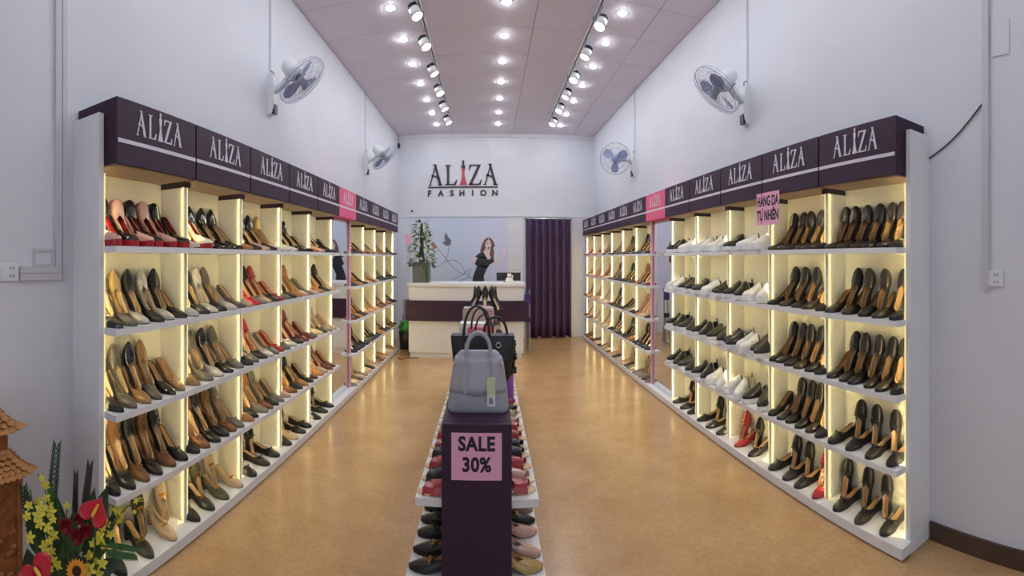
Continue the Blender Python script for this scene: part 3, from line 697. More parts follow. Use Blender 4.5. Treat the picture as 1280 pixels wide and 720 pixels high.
for S, T, i0 in ((L_, FAR_L, 6), (R_, FAR_R, 6)):
    for shf, bays in T.items():
        for bi, cs in enumerate(bays):
            ya = S.y0 + D * (i0 + bi); kd = 'pump' if shf < 4 else ('loafer' if bi % 2 else 'flat')
            cs5 = cs + cs[0]
            for k, c in enumerate(cs5):
                y = ya + 0.06 + 0.12 * k
                far_shoe(kd, c, lay_matrix(S, y, SHZ[shf], S.front - S.s * (KIND[kd]['L'] + 0.005), random.uniform(-0.08, 0.08)), c in 'WNBU')
                if k < 4 and random.random() < 0.8:
                    far_shoe(kd, cs[k % 4], up_matrix(S, y + 0.06, SHZ[shf] + (0.035 if shf < 4 else 0)), c in 'WNBU')
fo = far.build('far_shoes', FARMATS); fo['kind'] = 'stuff'
tag(fo, 'rows of assorted women\'s shoes in the far bays beyond the mirrors', 'shoes')

# ------------------------------------------------------------------ paper sign on the right cabinets
pc = empty('paper_sign', (R_.front - 0.004, 2.56, 1.91)); tag(pc, 'pink paper notice in Vietnamese taped below the signs of the right wall', 'paper sign')
MB().box(-0.001, 0.001, -0.135, 0.135, -0.115, 0.115).build('paper', 'paper_pink', pc)
for k, (tx, zz) in enumerate((('HÀNG DA', 0.022), ('TỰ NHIÊN', -0.078))):
    me = text_mesh(tx, 0.098, lambda u, v, d: Vector((-0.001 - d, -u, v + zz)), 0.0006, 0.0035, squeeze=0.56)
    me.materials.append(MATS['paper_print']); link('lettering', me, pc)

# ------------------------------------------------------------------ island display
IX0, IX1 = -0.20, 0.098; IC = 0.5 * (IX0 + IX1)
isl = empty('island_display', (IC, 1.90, 0)); tag(isl, 'long purple and white shoe island standing along the middle of the floor', 'display stand')
h = (IX1 - IX0) / 2
bevel(MB().box(-h, h, 0, 0.035, 0, 0.86).build('end_post', 'purple', isl), 0.003)
MB().box(-h, h, 0.0355, 3.5, 0.825, 0.86).build('top_board', 'purple', isl)
MB().box(-0.035, 0.035, 0.0355, 3.24, 0.06, 0.825).build('spine', 'purple', isl)
MB().box(-h, h, 3.24, 3.5, 0, 0.825).build('end_post', 'purple', isl)
for (z, a, b_) in ((0.52, -0.268, 0.268), (0.17, -0.312, 0.30)):
    for sg, e in ((-1, a), (1, b_)):
        MB().box(sg * 0.0355, e, 0.036, 3.235, z - 0.035, z).build('shelf', 'white_lam', isl)
MB().box(-0.28, 0.28, 0.036, 3.23, 0, 0.06).build('base', 'purple_dark', isl)
sp = empty('sale_notice', (-0.0, 1.8985, 0.80)); tag(sp, 'pink paper notice announcing a thirty percent sale on the island end', 'paper sign')
x0, x1 = -0.158, 0.055; cx = (x0 + x1) / 2; sp.location.x = cx
MB().box(x0 - cx, x1 - cx, -0.0012, 0.001, -0.175, 0.025).build('paper', 'paper_pink', sp)
for tx, zz in (('SALE', -0.049), ('30%', -0.137)):
    me = text_mesh(tx, 0.084, lambda u, v, d: Vector((u, -0.0012 - d, v + zz)), 0.0006, 0.0032, squeeze=0.84, spacing=1.06)
    me.materials.append(MATS['paper_print']); link('lettering', me, sp)
# shoes on the island
def isl_shoe(kind, c, side, y, z, lab, edge, lin=None):
    Lh = KIND[kind]['L']; sg = -1 if side == 'left' else 1
    M = Matrix.Translation((IC + sg * (edge - Lh - 0.004), y, z)) @ Matrix.Rotation((PI if sg < 0 else 0) + random.uniform(-0.12, 0.12), 4, 'Z')
    shoe(kind, c, lin or ('insole_cream' if c in 'NBQ' else 'insole_tan'), M, lab, 'shoes on the island display')
tiers = {('left', 'upper'): ['sR', 'sK', 'sR', 'sK', 'sR', 'sR', 'sB', 'sR', 'sT', 'sB', 'sK', 'sR', 'sB', 'sK', 'sA', 'sB'],
         ('right', 'upper'): ['sR', 'sN', 'sR', 'sK', 'sK', 'sR', 'sR', 'sB', 'sB', 'sK', 'sR', 'sA', 'sB', 'sT', 'sB', 'sA'],
         ('left', 'lower'): ['lK', 'lK', 'fK', 'fK', 'fK', 'lK', 'pK', 'fB', 'lK', 'fK', 'fK'],
         ('right', 'lower'): ['pU', 'pN', 'pN', 'lK', 'pV', 'lK', 'pN', 'fB', 'pK', 'fN', 'lK']}
KD = {'s': 'sandal', 'l': 'loafer', 'f': 'flat', 'p': 'almond'}
for (side, tier), lst in tiers.items():
    st = 0.118 if tier == 'upper' else 0.125
    for k, cc in enumerate(lst):
        z = 0.52 if tier == 'upper' else 0.17; e = 0.268 if tier == 'upper' else (0.312 if side == 'left' else 0.30)
        y = 1.995 + st * k
        if (side, tier) == ('right', 'upper') and k == 11: continue            # the gift bag stands here
        nth = ['nearest'] + [o for o in ORD[1:]] + ['thirteenth', 'fourteenth', 'fifteenth', 'sixteenth']
        kd = KD[cc[0]]; cn = COL[cc[1]][0]
        isl_shoe(kd, cc[1], side, y, z, f'{cn} {KIND[kd]["word"]}, {nth[k]} along the {side} {tier} tier of the island', e)

# ------------------------------------------------------------------ bags on the island
mat('bag_grey', (172, 171, 180), 0.4, var=0.04, scale=14, bump=0.05, bscale=150); mat('bag_black', (30, 30, 33), 0.38, bump=0.08, bscale=160)
mat('bag_pink', (206, 104, 122), 0.4); mat('bag_beige', (186, 168, 158), 0.4, var=0.06); mat('bag_silver', (176, 176, 176), 0.25, metal=0.5); mat('bag_white', (228, 226, 224), 0.4); mat('bag_brown', (88, 48, 40), 0.5)
mat('tag_card', (214, 218, 176), 0.6); mat('lilac', (168, 110, 206), 0.5); mat('thread', (120, 120, 124), 0.6)
TOP = 0.86
def rr(w_, d_, r, n=4):
    pts = []
    for cx_, cy_, a0 in ((w_ / 2 - r, d_ / 2 - r, 0), (-w_ / 2 + r, d_ / 2 - r, PI / 2), (-w_ / 2 + r, -d_ / 2 + r, PI), (w_ / 2 - r, -d_ / 2 + r, 1.5 * PI)):
        for k in range(n): a = a0 + PI / 2 * k / (n - 1); pts.append((cx_ + r * math.cos(a), cy_ + r * math.sin(a)))
    return pts
def bag_body(secs):
    mb = MB(); mb.rings([[Vector((x, y, z)) for x, y in rr(w_, d_, r)] for z, w_, d_, r in secs], True); return mb
def handle_pts(hw, z0, z1, y, n=13): return [Vector((-hw * math.cos(PI * k / (n - 1)), y, z0 + (z1 - z0) * math.sin(PI * k / (n - 1)) ** 0.75)) for k in range(n)]
gb = empty('handbag', (-0.048, 2.105, TOP)); tag(gb, 'pale grey leather handbag with one tall handle and hanging tag on island front', 'handbag')
bevel(bag_body([(0.0, 0.262, 0.12, 0.02), (0.012, 0.277, 0.132, 0.025), (0.10, 0.268, 0.125, 0.025), (0.20, 0.240, 0.10, 0.022), (0.235, 0.226, 0.085, 0.02), (0.246, 0.212, 0.07, 0.02)]).build('body', 'bag_grey', gb), 0.002)
mb = MB(); R = []
for t in range(9):
    z = lerp(0.238, 0.095, t / 8); wd = lerp(0.20, 0.262, t / 8) - 0.006
    yv = -lerp(0.0445, 0.0665, t / 8) - 0.003
    dip = [0.020 * (1 - abs(u)) if t == 8 else 0 for u in (-1, -0.5, 0, 0.5, 1)]
    R.append([Vector((u * wd / 2, yv + (0.004 if abs(u) == 1 else 0), z - dd)) for u, dd in zip((-1, -0.5, 0, 0.5, 1), dip)])
mb.rings(R, False, 0, True, closed=False)
fl = mb.build('flap', 'bag_grey', gb); sd = fl.modifiers.new('thick', 'SOLIDIFY'); sd.thickness = 0.004
bag_body([(0.244, 0.205, 0.062, 0.02), (0.262, 0.19, 0.052, 0.02), (0.272, 0.165, 0.035, 0.015)]).build('top_gusset', 'bag_grey', gb)
hd = MB().tube(handle_pts(0.058, 0.235, 0.362, -0.03), 0.0085, 10).build('handle', 'bag_grey', gb)
MB().tube(handle_pts(0.058, 0.235, 0.345, 0.03), 0.0085, 10).build('handle', 'bag_grey', gb)
for sg in (-1, 1): MB().box(sg * 0.058 - 0.008, sg * 0.058 + 0.008, -0.056, -0.044, 0.195, 0.24).build('handle_tab', 'bag_grey', hd)
mb = MB(); mb.prism([(-0.075, 0.215), (-0.045, 0.215), (-0.05, 0.16), (-0.06, 0.10), (-0.075, 0.155)], lambda u, v, d: Vector((u, -0.074 - d, v)), 0.003)
mb.prism([(-0.060, 0.085), (-0.042, 0.125), (-0.050, 0.155), (-0.072, 0.155), (-0.078, 0.125)], lambda u, v, d: Vector((u, -0.078 - d, v)), 0.003)
mb.build('leather_charm', 'bag_grey', gb)
MB().tube([(0.055, -0.05, 0.23), (0.058, -0.066, 0.19), (0.057, -0.077, 0.165)], 0.001, 5).build('tag_string', 'thread', gb)
tg = MB().box(0.040, 0.078, -0.0815, -0.080, 0.035, 0.168).build('price_tag', 'tag_card', gb)
MB().box(0.0405, 0.0775, -0.0822, -0.0814, 0.036, 0.085).build('sticker', 'bag_white', tg)
mb = MB()
for q, (u0, u1) in enumerate(((0.050, 0.053), (0.056, 0.061), (0.064, 0.066))): mb.box(u0, u1, -0.0826, -0.0821, 0.044 + 0.004 * (q % 2), 0.078 - 0.003 * q)
mb.build('price_print', 'paper_print', tg)
for sg in (-1, 1): MB().sphere((sg * 0.108, -0.045, 0.218), 0.006, 8, 5).build('stud', 'chrome', gb)
bt = empty('tote_bag', (-0.035, 2.64, TOP)); tag(bt, 'wide black leather tote with two looped handles behind the grey handbag', 'handbag')
bag_body([(0, 0.30, 0.13, 0.02), (0.02, 0.32, 0.14, 0.02), (0.22, 0.365, 0.12, 0.015), (0.255, 0.37, 0.11, 0.012)]).build('body', 'bag_black', bt)
MB().tube(handle_pts(0.075, 0.21, 0.43, -0.062), 0.008, 10).build('handle', 'bag_black', bt).location.x = -0.035
MB().tube(handle_pts(0.072, 0.21, 0.35, 0.062), 0.008, 10).build('handle', 'bag_black', bt).location.x = 0.075
for sg in (-1, 1): MB().tube([Vector((sg * 0.09 + 0.014 * math.cos(a), -0.066, 0.205 + 0.014 * math.sin(a))) for a in [2 * PI * k / 12 for k in range(12)]], 0.003, 6, closed=True).build('ring', 'chrome', bt)
MB().box(-0.18, 0.18, -0.055, -0.049, 0.243, 0.257).build('rim', 'bag_black', bt)
mb = MB()
for k in range(26):
    a = k * 2.4; mb.sphere((0.168 + 0.010 * math.cos(a) + 0.016 * random.random(), 0.018 * math.sin(a), 0.215 - 0.0075 * k), random.uniform(0.010, 0.016), 7, 5)
mb.build('ruffle_charm', 'bag_black', bt)
bb = empty('small_handbag', (-0.03, 2.86, TOP)); tag(bb, 'slim brown handbag with thin arched handle tucked behind the black tote', 'handbag')
bag_body([(0, 0.2, 0.07, 0.015), (0.16, 0.19, 0.06, 0.015), (0.18, 0.17, 0.04, 0.012)]).build('body', 'bag_brown', bb)
MB().tube(handle_pts(0.06, 0.165, 0.345, 0), 0.006, 8).build('handle', 'bag_brown', bb)
pb = empty('small_handbag', (-0.055, 3.14, TOP)); tag(pb, 'pink leather handbag with pink strap behind the black tote', 'handbag')
bag_body([(0, 0.2, 0.09, 0.02), (0.02, 0.205, 0.1, 0.02), (0.21, 0.185, 0.08, 0.02), (0.225, 0.17, 0.06, 0.02)]).build('body', 'bag_pink', pb)
MB().tube(handle_pts(0.065, 0.2, 0.36, -0.03), 0.007, 8).build('handle', 'bag_brown', pb)
mb = MB(); mb.prism([(0.035, 0.31), (0.055, 0.32), (0.07, 0.22), (0.085, 0.12), (0.06, 0.12), (0.045, 0.22)], lambda u, v, d: Vector((u, -0.055 - d, v)), 0.004); mb.build('strap', 'bag_pink', pb)
wbx = empty('clutch_bag', (-0.095, 3.42, TOP)); tag(wbx, 'white structured clutch lying behind the pink handbag', 'handbag')
bag_body([(0, 0.26, 0.14, 0.015), (0.20, 0.25, 0.13, 0.015), (0.215, 0.24, 0.12, 0.012)]).build('body', 'bag_white', wbx)
MB().box(-0.12, 0.12, -0.073, -0.068, 0.10, 0.19).build('flap', 'bag_white', wbx)
gs = empty('clutch_bag', (-0.10, 3.72, TOP)); tag(gs, 'silver grey box bag under the beige box bag', 'handbag')
bag_body([(0, 0.27, 0.16, 0.015), (0.165, 0.27, 0.16, 0.015), (0.18, 0.26, 0.15, 0.012)]).build('body', 'bag_silver', gs)
MB().box(-0.12, 0.12, -0.084, -0.079, 0.12, 0.135).build('trim', 'chrome', gs)
bx_ = empty('box_bag', (-0.085, 3.74, TOP + 0.181)); tag(bx_, 'beige box bag with metal clasp stacked on the silver bag', 'handbag')
bag_body([(0, 0.26, 0.13, 0.02), (0.10, 0.255, 0.125, 0.02), (0.115, 0.24, 0.11, 0.015)]).build('body', 'bag_beige', bx_)
MB().box(0.075, 0.115, -0.070, -0.064, 0.07, 0.095).build('clasp', 'chrome', bx_)
MB().tube(handle_pts(0.05, 0.10, 0.13, 0), 0.005, 8).build('handle', 'bag_beige', bx_)
# riser with the radial arrangement of black pumps
rs = empty('riser_tray', (-0.04, 5.02, TOP)); tag(rs, 'round pink tray on a purple riser at the far end of the island', 'tray')
MB().box(-0.11, 0.11, -0.11, 0.11, 0, 0.15).build('riser', 'purple', rs)
MB().lathe([(0.0, 0.15), (0.15, 0.15), (0.155, 0.163), (0.145, 0.166), (0.0, 0.160)], 28).build('tray', 'bag_pink', rs)
for k, wh in enumerate(('rightmost', 'back right', 'rear', 'back left', 'leftmost', 'front left', 'foremost', 'front right')):
    a = 2 * PI * k / 8
    M = Matrix.Translation((-0.04 + 0.058 * math.cos(a), 5.02 + 0.058 * math.sin(a), TOP + 0.168)) @ Matrix.Rotation(a, 4, 'Z') @ Matrix.Rotation(0.20, 4, 'Y') @ UP
    shoe('pump', 'P', 'insole_cream', M, f'{wh} black patent pump stood toe-up in the ring on the round tray', 'pumps in a ring on the round tray')
# silver sandals beside the bags and the lilac carton
lb = empty('gift_bag', (0.155, 3.293, 0.52)); tag(lb, 'lilac paper gift bag standing on the right side of the island', 'paper bag')
bag_body([(0, 0.05, 0.13, 0.004), (0.37, 0.045, 0.13, 0.004)]).build('bag', 'lilac', lb)
MB().tube([(0, 0.05 * math.cos(PI * k / 8), 0.365 + 0.05 * math.sin(PI * k / 8)) for k in range(9)], 0.002, 5).build('handle', 'lilac', lb)
for k in range(4):
    M = Matrix.Translation((0.080, 3.56 + 0.25 * k, TOP)) @ Matrix.Rotation(-PI / 2 + 0.05 * (k % 2), 4, 'Z')
    shoe('sandal', 'S' if k % 2 == 0 else 'E', 'insole_cream', M, f'{COL["S" if k % 2 == 0 else "E"][0]} sandal on island top beside the stacked bags, {ORD[k]} from entrance', 'sandals on the island top')

# ------------------------------------------------------------------ counter
CX0, CX1, CYF = -1.262, 0.543, 7.02
ct = empty('cash_counter', ((CX0 + CX1) / 2, CYF, 0)); tag(ct, 'white sales counter with a broad purple band in front of the back wall', 'counter')
hw = (CX1 - CX0) / 2
MB().box(-hw + 0.02, hw - 0.02, 0.02, 0.55, 0.0, 0.075).build('plinth', 'white_lam', ct)
MB().box(-hw, hw, 0, 0.58, 0.08, 1.12).build('body', 'white_lam', ct)
bevel(MB().box(-hw - 0.03, hw + 0.03, -0.03, 0.62, 1.121, 1.172).build('countertop', 'white_lam', ct), 0.004)
MB().box(-hw - 0.045, hw + 0.045, -0.045, 0.3, 0.58, 0.90).build('purple_band', 'purple', ct)
# flowers on the counter
fa = empty('flower_vase', (-1.09, 7.25, 1.172)); tag(fa, 'tall grey box vase of white roses and greenery on the counter', 'flower vase')
bevel(MB().box(-0.13, 0.13, -0.13, 0.13, 0, 0.33).build('vase', 'vase_grey', fa), 0.004)
def leafmesh(L_len, wd, n=6, curl=0.3, fold=0.15):
    R = []
    for k in range(n + 1):
        t = k / n; ww = wd * math.sin(PI * min(1, t * 0.94 + 0.06)) ** 0.8 * (1 - 0.25 * t); z = -curl * L_len * t * t
        R.append([Vector((t * L_len, -ww, z + fold * ww)), Vector((t * L_len, 0, z)), Vector((t * L_len, ww, z + fold * ww))])
    return MB().rings(R, False, 0, True, closed=False)
lf1 = leafmesh(0.10, 0.016).mesh('leaf', 'leaf_dark'); lf2 = leafmesh(0.085, 0.014).mesh('leaf', 'leaf')
mb = MB()
mb.sphere((0, 0, 0), 0.022, 10, 6)
for k in range(7):
    a = k * 2.4; r = 0.012 + 0.0022 * k
    mb.rings([[Vector((math.cos(a + u) * r * (1 + 0.25 * t), math.sin(a + u) * r * (1 + 0.25 * t), -0.012 + 0.034 * t - 0.002 * k)) for u in (-0.7, -0.35, 0, 0.35, 0.7)] for t in (0, 0.5, 1)], False, 0, True, closed=False)
rose = mb.mesh('rose', 'rose_white')
def env(t): return 0.15 + 0.075 * math.sin(t * 6.0 + 0.5) * 1.0
for k in range(36):
    t = (k + 0.5) / 36; z = 0.34 + 0.62 * t; a = k * 2.399; R0 = (0.20 if t < 0.45 else (0.13 if t < 0.6 else 0.15)) * (1 - 0.5 * max(0, t - 0.8) / 0.2)
    o = link('rose', rose, fa, (R0 * 0.82 * math.cos(a), R0 * 0.6 * math.sin(a), z)); o.scale = (1.0,) * 3
    d = Vector((math.cos(a), math.sin(a), 0.35)); o.rotation_euler = d.to_track_quat('Z', 'Y').to_euler()
for k in range(210):
    t = random.random(); z = 0.27 + 0.72 * t; a = random.uniform(0, 2 * PI); R0 = (0.17 if t < 0.45 else 0.10) * (1 - 0.6 * max(0, t - 0.8) / 0.2)
    o = link('leaf', random.choice((lf1, lf2)), fa, (R0 * math.cos(a), R0 * 0.8 * math.sin(a), z)); o.rotation_euler = (random.uniform(-0.5, 0.5), random.uniform(-1.0, 0.7), a + random.uniform(-0.5, 0.5))
    o.scale = (random.uniform(0.8, 1.3),) * 3
for k in range(14):
    o = link('leaf', lf2, fa, (0.09 + 0.02 * random.random(), -0.13, 0.32 - 0.018 * k)); o.rotation_euler = (0, 0.9, -1.2 + random.uniform(-0.8, 0.8))
MB().cyl((0, 0, 0.2), (0, 0, 0.95), 0.05, 0.02, 8).build('foam_core', 'leaf_dark', fa)
MB().box(-0.24, -0.15, -0.14, -0.137, 0.62, 0.78).build('gift_card', 'paper_pink', fa)
# monitor and figurine
mo = empty('monitor', (0.33, 7.48, 1.172)); tag(mo, 'black computer monitor on the right end of the counter', 'monitor')
MB().box(-0.20, 0.20, -0.015, 0.02, 0.02, 0.155).build('screen_back', 'black_plastic', mo)
MB().box(-0.08, 0.08, -0.06, 0.06, 0, 0.012).box(-0.02, 0.02, 0.0, 0.02, 0.01, 0.08).build('stand', 'black_plastic', mo)
fg = empty('figurine', (0.33, 7.2, 1.172)); tag(fg, 'small white cat figurine sitting on the counter before the monitor', 'figurine')
MB().lathe([(0.0, 0), (0.062, 0), (0.068, 0.03), (0.05, 0.075), (0.03, 0.09)], 16).build('body', 'rose_white', fg)
hdm = MB().sphere((0, 0, 0.112), 0.036, 12, 8)
for sg in (-1, 1): hdm.cyl((sg * 0.02, 0, 0.135), (sg * 0.026, 0, 0.158), 0.011, 0.001, 8)
hdm.build('head', 'rose_white', fg)
MB().tube([(0.03, -0.03, 0.06), (0.048, -0.04, 0.09), (0.046, -0.04, 0.125)], 0.011, 8).build('paw', 'rose_white', fg)
MB().lathe([(0.04, 0.078), (0.044, 0.083), (0.04, 0.088)], 16).build('collar', 'gold', fg)
# folding chair beside the counter
fc = empty('folding_chair', (0.66, 7.62, 0)); tag(fc, 'folded chair with purple pad and grey legs leaning by the counter end', 'chair')
for sx in (-0.035, 0.035):
    MB().tube([(sx, -0.10, 0.01), (sx, 0.0, 0.5), (sx, 0.03, 1.02)], 0.012, 8).build('leg', 'plastic_grey', fc)
    MB().tube([(sx * 0.4, 0.12, 0.01), (sx * 0.4, 0.03, 0.52)], 0.012, 8).build('leg', 'plastic_grey', fc)
mat('pad_purple', (84, 58, 140), 0.7)
bevel(MB().box(-0.06, 0.045, -0.035, 0.0, 0.80, 0.96).build('back_pad', 'pad_purple', fc), 0.015)
MB().box(-0.055, 0.045, -0.03, -0.008, 0.48, 0.56).build('seat_pad', 'purple', fc)
# clutter left of the counter
bxg = empty('storage_box', (-1.42, 8.10, 0)); tag(bxg, 'grey stacked storage boxes in the gap left of the counter', 'box')
for k, (z0, z1, wd) in enumerate(((0, 0.30, 0.30), (0.305, 0.55, 0.26), (0.555, 0.82, 0.22))):
    o = bevel(MB().box(-wd / 2, wd / 2, -0.15, 0.15, z0, z1 - 0.02).build('box', 'plastic_grey', bxg), 0.006)
    MB().box(-wd / 2 - 0.008, wd / 2 + 0.008, -0.158, 0.158, z1 - 0.02, z1).build('lid', 'plastic_grey', o)
gbag = empty('plastic_bag', (-1.43, 7.66, 0)); tag(gbag, 'bright green plastic bag on a black bin beside the counter', 'bag')
mat('green_plastic', (64, 150, 74), 0.35)
R = []
for j in range(6):
    z = 0.295 + 0.035 * j; rad = [0.08, 0.11, 0.12, 0.11, 0.08, 0.10][j]
    R.append([Vector((rad * (1 + 0.18 * math.sin(5 * a + j)) * math.cos(a), rad * (1 + 0.18 * math.sin(4 * a + 2 * j)) * math.sin(a), z)) for a in [2 * PI * k / 16 for k in range(16)]])
MB().rings(R, True).build('bag', 'green_plastic', gbag)
MB().lathe([(0.0, 0), (0.10, 0), (0.125, 0.30), (0.115, 0.30), (0.09, 0.01)], 18).build('bin', 'black_plastic', gbag)
fcab = MB().tube([(-1.42, 6.95, 0.006), (-1.36, 6.80, 0.006), (-1.30, 6.86, 0.006), (-1.26, 6.93, 0.006), (-1.20, 6.94, 0.006), (-1.10, 6.955, 0.006)], 0.006, 6).build('power_cable', 'black_plastic')
tag(fcab, 'thin black power cable lying on the floor left of the counter', 'cable')

# ------------------------------------------------------------------ curtain
cu = empty('curtain', (1.165, 8.72, 0)); tag(cu, 'floor length dark purple pleated curtain covering the back doorway', 'curtain')
n = 140; W2 = 0.44; front, R = [], []
for j in range(9):
    z = lerp(0.02, 2.33, j / 8); amp = lerp(0.060, 0.044, j / 8); row = []
    for k in range(n + 1):
        u = k / n; ph = u * 2 * PI * 6.5 + 0.25 * math.sin(j * 0.5 + u * 7)
        row.append(Vector((-W2 + 2 * W2 * u + 0.010 * math.sin(2 * ph), amp * math.cos(ph), z + (0.012 * math.cos(ph * 0.5) if j == 0 else 0))))
    R.append(row)
c_ = MB().rings(R, False, 0, True, closed=False).build('fabric', 'curtain', cu); sd = c_.modifiers.new('thick', 'SOLIDIFY'); sd.thickness = 0.004
MB().cyl((-0.47, 0, 2.335), (0.47, 0, 2.335), 0.012, n=10).build('rod', 'chrome', cu)
for k in range(10):
    x = -0.42 + 0.84 * k / 9
    MB().tube([(x, 0.024 * math.cos(a), 2.335 + 0.024 * math.sin(a)) for a in [2 * PI * q / 12 for q in range(12)]], 0.004, 6, closed=True).build('ring', 'chrome', cu)
for sg in (-1, 1): MB().box(sg * 0.46 - 0.012, sg * 0.46 + 0.012, 0.0, 0.066, 2.32, 2.35).build('rod_bracket', 'chrome', cu)

# ------------------------------------------------------------------ wall logo
lg = empty('wall_logo', (0, YB, 3.0)); tag(lg, 'large dark raised shop logo lettering with red gown figure on back wall', 'logo')
def bx(px): return math.tan((px - PX0) / FP) * YB
gx0, gx1 = bx(535.5), bx(622.2); ks = (gx1 - gx0) / WW
fnl = lambda u, v, d: Vector((gx0 + u * ks, -0.002 - d, 0.0 + v * 0.395))
for nm, gl, m_ in (('letter', glyph_A(0), 'letter_dark'), ('letter', glyph_L(0.98), 'letter_dark'), ('gown', GOWN, 'gown_red'), ('figure_head', BUST, 'letter_dark'), ('letter', glyph_Z(2.34), 'letter_dark'), ('letter', glyph_A(3.16), 'letter_dark')):
    mb = MB()
    for p in gl: mb.prism(p, fnl, 0.02)
    mb.build(nm, m_, lg)
MB().box(gx0, gx1, -0.015, -0.001, -0.055, -0.028).build('underline', 'letter_dark', lg)
fx = [256.5, 320, 382, 438.5, 499, 558.5, 623.5]
for ch, cx_ in zip('FASHION', fx):
    xx = bx(480 + cx_ / 4.5)
    me = text_mesh(ch, 0.155, lambda u, v, d: Vector((xx + u, -0.001 - d, v - 0.21)), 0.012, 0.006, name='letter'); me.materials.append(MATS['letter_dark']); link('letter', me, lg)

# ------------------------------------------------------------------ poster
po = empty('wall_poster', (0, YB - 0.001, 0)); tag(po, 'large pale blue poster of a woman in a black dress behind the counter', 'poster')
m = mat('poster_print', (186, 200, 226), 0.45); nt = m.node_tree; b = nt.nodes['Principled BSDF']
tcn = nt.nodes.new('ShaderNodeTexCoord'); sx = nt.nodes.new('ShaderNodeSeparateXYZ'); mr = nt.nodes.new('ShaderNodeMapRange'); mr.inputs['From Min'].default_value = -1.5; mr.inputs['From Max'].default_value = 0.36
cr = nt.nodes.new('ShaderNodeValToRGB'); cr.color_ramp.elements[0].color = srgb((212, 222, 236)); cr.color_ramp.elements[1].color = srgb((214, 214, 240)); e_ = cr.color_ramp.elements.new(0.55); e_.color = srgb((202, 215, 238))
nt.links.new(tcn.outputs['Object'], sx.inputs[0]); nt.links.new(sx.outputs[0], mr.inputs[0]); nt.links.new(mr.outputs[0], cr.inputs[0]); nt.links.new(cr.outputs[0], b.inputs['Base Color'])
MB().box(bx(512), bx(634), -0.006, 0, 0.905, 2.374).build('print_sheet', 'poster_print', po)
mat('print_black', (40, 40, 50), 0.5); mat('print_skin', (236, 212, 208), 0.5); mat('print_hair', (112, 82, 80), 0.5, var=0.25, scale=40); mat('print_ribbon', (110, 108, 124), 0.5); mat('print_brown', (176, 128, 118), 0.5); mat('print_lips', (186, 80, 90), 0.5)
def print_shape(name, polys, m_, d, org, sc):
    mb = MB()
    for p in polys:
        q = []
        for (x, y) in p:
            w_ = onback(org[0] + x / sc, org[1] + y / sc, YB); q.append((w_.x, w_.z))
        mb.prism(q, lambda u, v, t: Vector((u, -0.006 - t, v)), d)
    return mb.build(name, m_, po)
O5, S5 = (570, 265), 7.2
ell = lambda cx, cy, rx, ry, n=14: [(cx + rx * math.cos(2 * PI * k / n), cy + ry * math.sin(2 * PI * k / n)) for k in range(n)]
print_shape('arm_print', [[(340, 425), (360, 450), (368, 462), (340, 492), (326, 470)], [(368, 455), (410, 375), (428, 372), (384, 468), (368, 495), (345, 490)], [(410, 376), (428, 330), (438, 322), (446, 345), (456, 346), (444, 356), (428, 376)]], 'print_skin', 0.0006, O5, S5)
print_shape('arm_print', [[(200, 405), (178, 398), (124, 436), (136, 450), (190, 430)], [(124, 436), (142, 446), (136, 520), (122, 515)]], 'print_skin', 0.0006, O5, S5)
print_shape('hair_print', [[(286, 229), (255, 250), (236, 285), (262, 345), (290, 250)], [(286, 229), (315, 236), (337, 268), (352, 306), (325, 330), (310, 270)], [(236, 285), (222, 330), (218, 362), (236, 372), (262, 345)], [(310, 270), (332, 318), (344, 360), (340, 402), (318, 416), (300, 385), (312, 330)]], 'print_hair', 0.0008, O5, S5)
print_shape('dress_print', [[(247, 358), (205, 372), (172, 402), (196, 412), (230, 410), (285, 428)], [(196, 408), (168, 468), (190, 486), (262, 500), (345, 448), (336, 402), (300, 426), (285, 428), (240, 400)], [(190, 486), (168, 540), (152, 585), (250, 575), (276, 514), (300, 480)], [(152, 583), (147, 640), (255, 640), (250, 574)]], 'print_black', 0.0010, O5, S5)
print_shape('face_print', [ell(291, 294, 28, 42), [(268, 330), (306, 325), (304, 360), (300, 422), (286, 424), (246, 360)]], 'print_skin', 0.0013, O5, S5)
print_shape('eyes_print', [ell(280, 284, 7, 4, 8), ell(303, 284, 7, 4, 8), [(270, 273), (288, 270), (288, 274), (270, 277)], [(296, 270), (312, 273), (312, 277), (296, 274)]], 'print_hair', 0.0016, O5, S5)
print_shape('lips_print', [ell(293, 321, 9, 6, 10)], 'print_lips', 0.0016, O5, S5)
O4, S4 = (485, 260), 3.79
print_shape('ribbon_print', [[(275, 114), (266, 138), (272, 158), (296, 176), (300, 152), (285, 138)], [(272, 156), (257, 164), (276, 180), (297, 176)]], 'print_ribbon', 0.0008, O4, S4)
print_shape('ribbon_print', [[(212, 235), (204, 262), (214, 288), (230, 280), (216, 262)]], 'print_ribbon', 0.0008, O4, S4)
print_shape('flag_print', [[(193, 182), (214, 158), (236, 186), (212, 200)]], 'print_brown', 0.0010, O4, S4)
def strip_print(pts, wd):
    ps = []
    for (a, b_) in zip(pts, pts[1:]):
        dx, dy = b_[0] - a[0], b_[1] - a[1]; l = math.hypot(dx, dy); nx, ny = -dy / l * wd, dx / l * wd
        ps.append([(a[0] - nx, a[1] - ny), (b_[0] - nx, b_[1] - ny), (b_[0] + nx, b_[1] + ny), (a[0] + nx, a[1] + ny)])
    return ps
print_shape('line_print', strip_print([(236, 194), (275, 240), (310, 285), (350, 312), (368, 312)], 1.3) + strip_print([(290, 180), (283, 225), (268, 255), (228, 282)], 1.1) + strip_print([(268, 255), (310, 245), (345, 265), (365, 305), (392, 330), (440, 340)], 1.1) + strip_print([(300, 340), (355, 315), (382, 290), (392, 290), (380, 330), (330, 350)], 1.1), 'print_ribbon', 0.0007, O4, S4)
sen = onback(515.2, 264, YB)
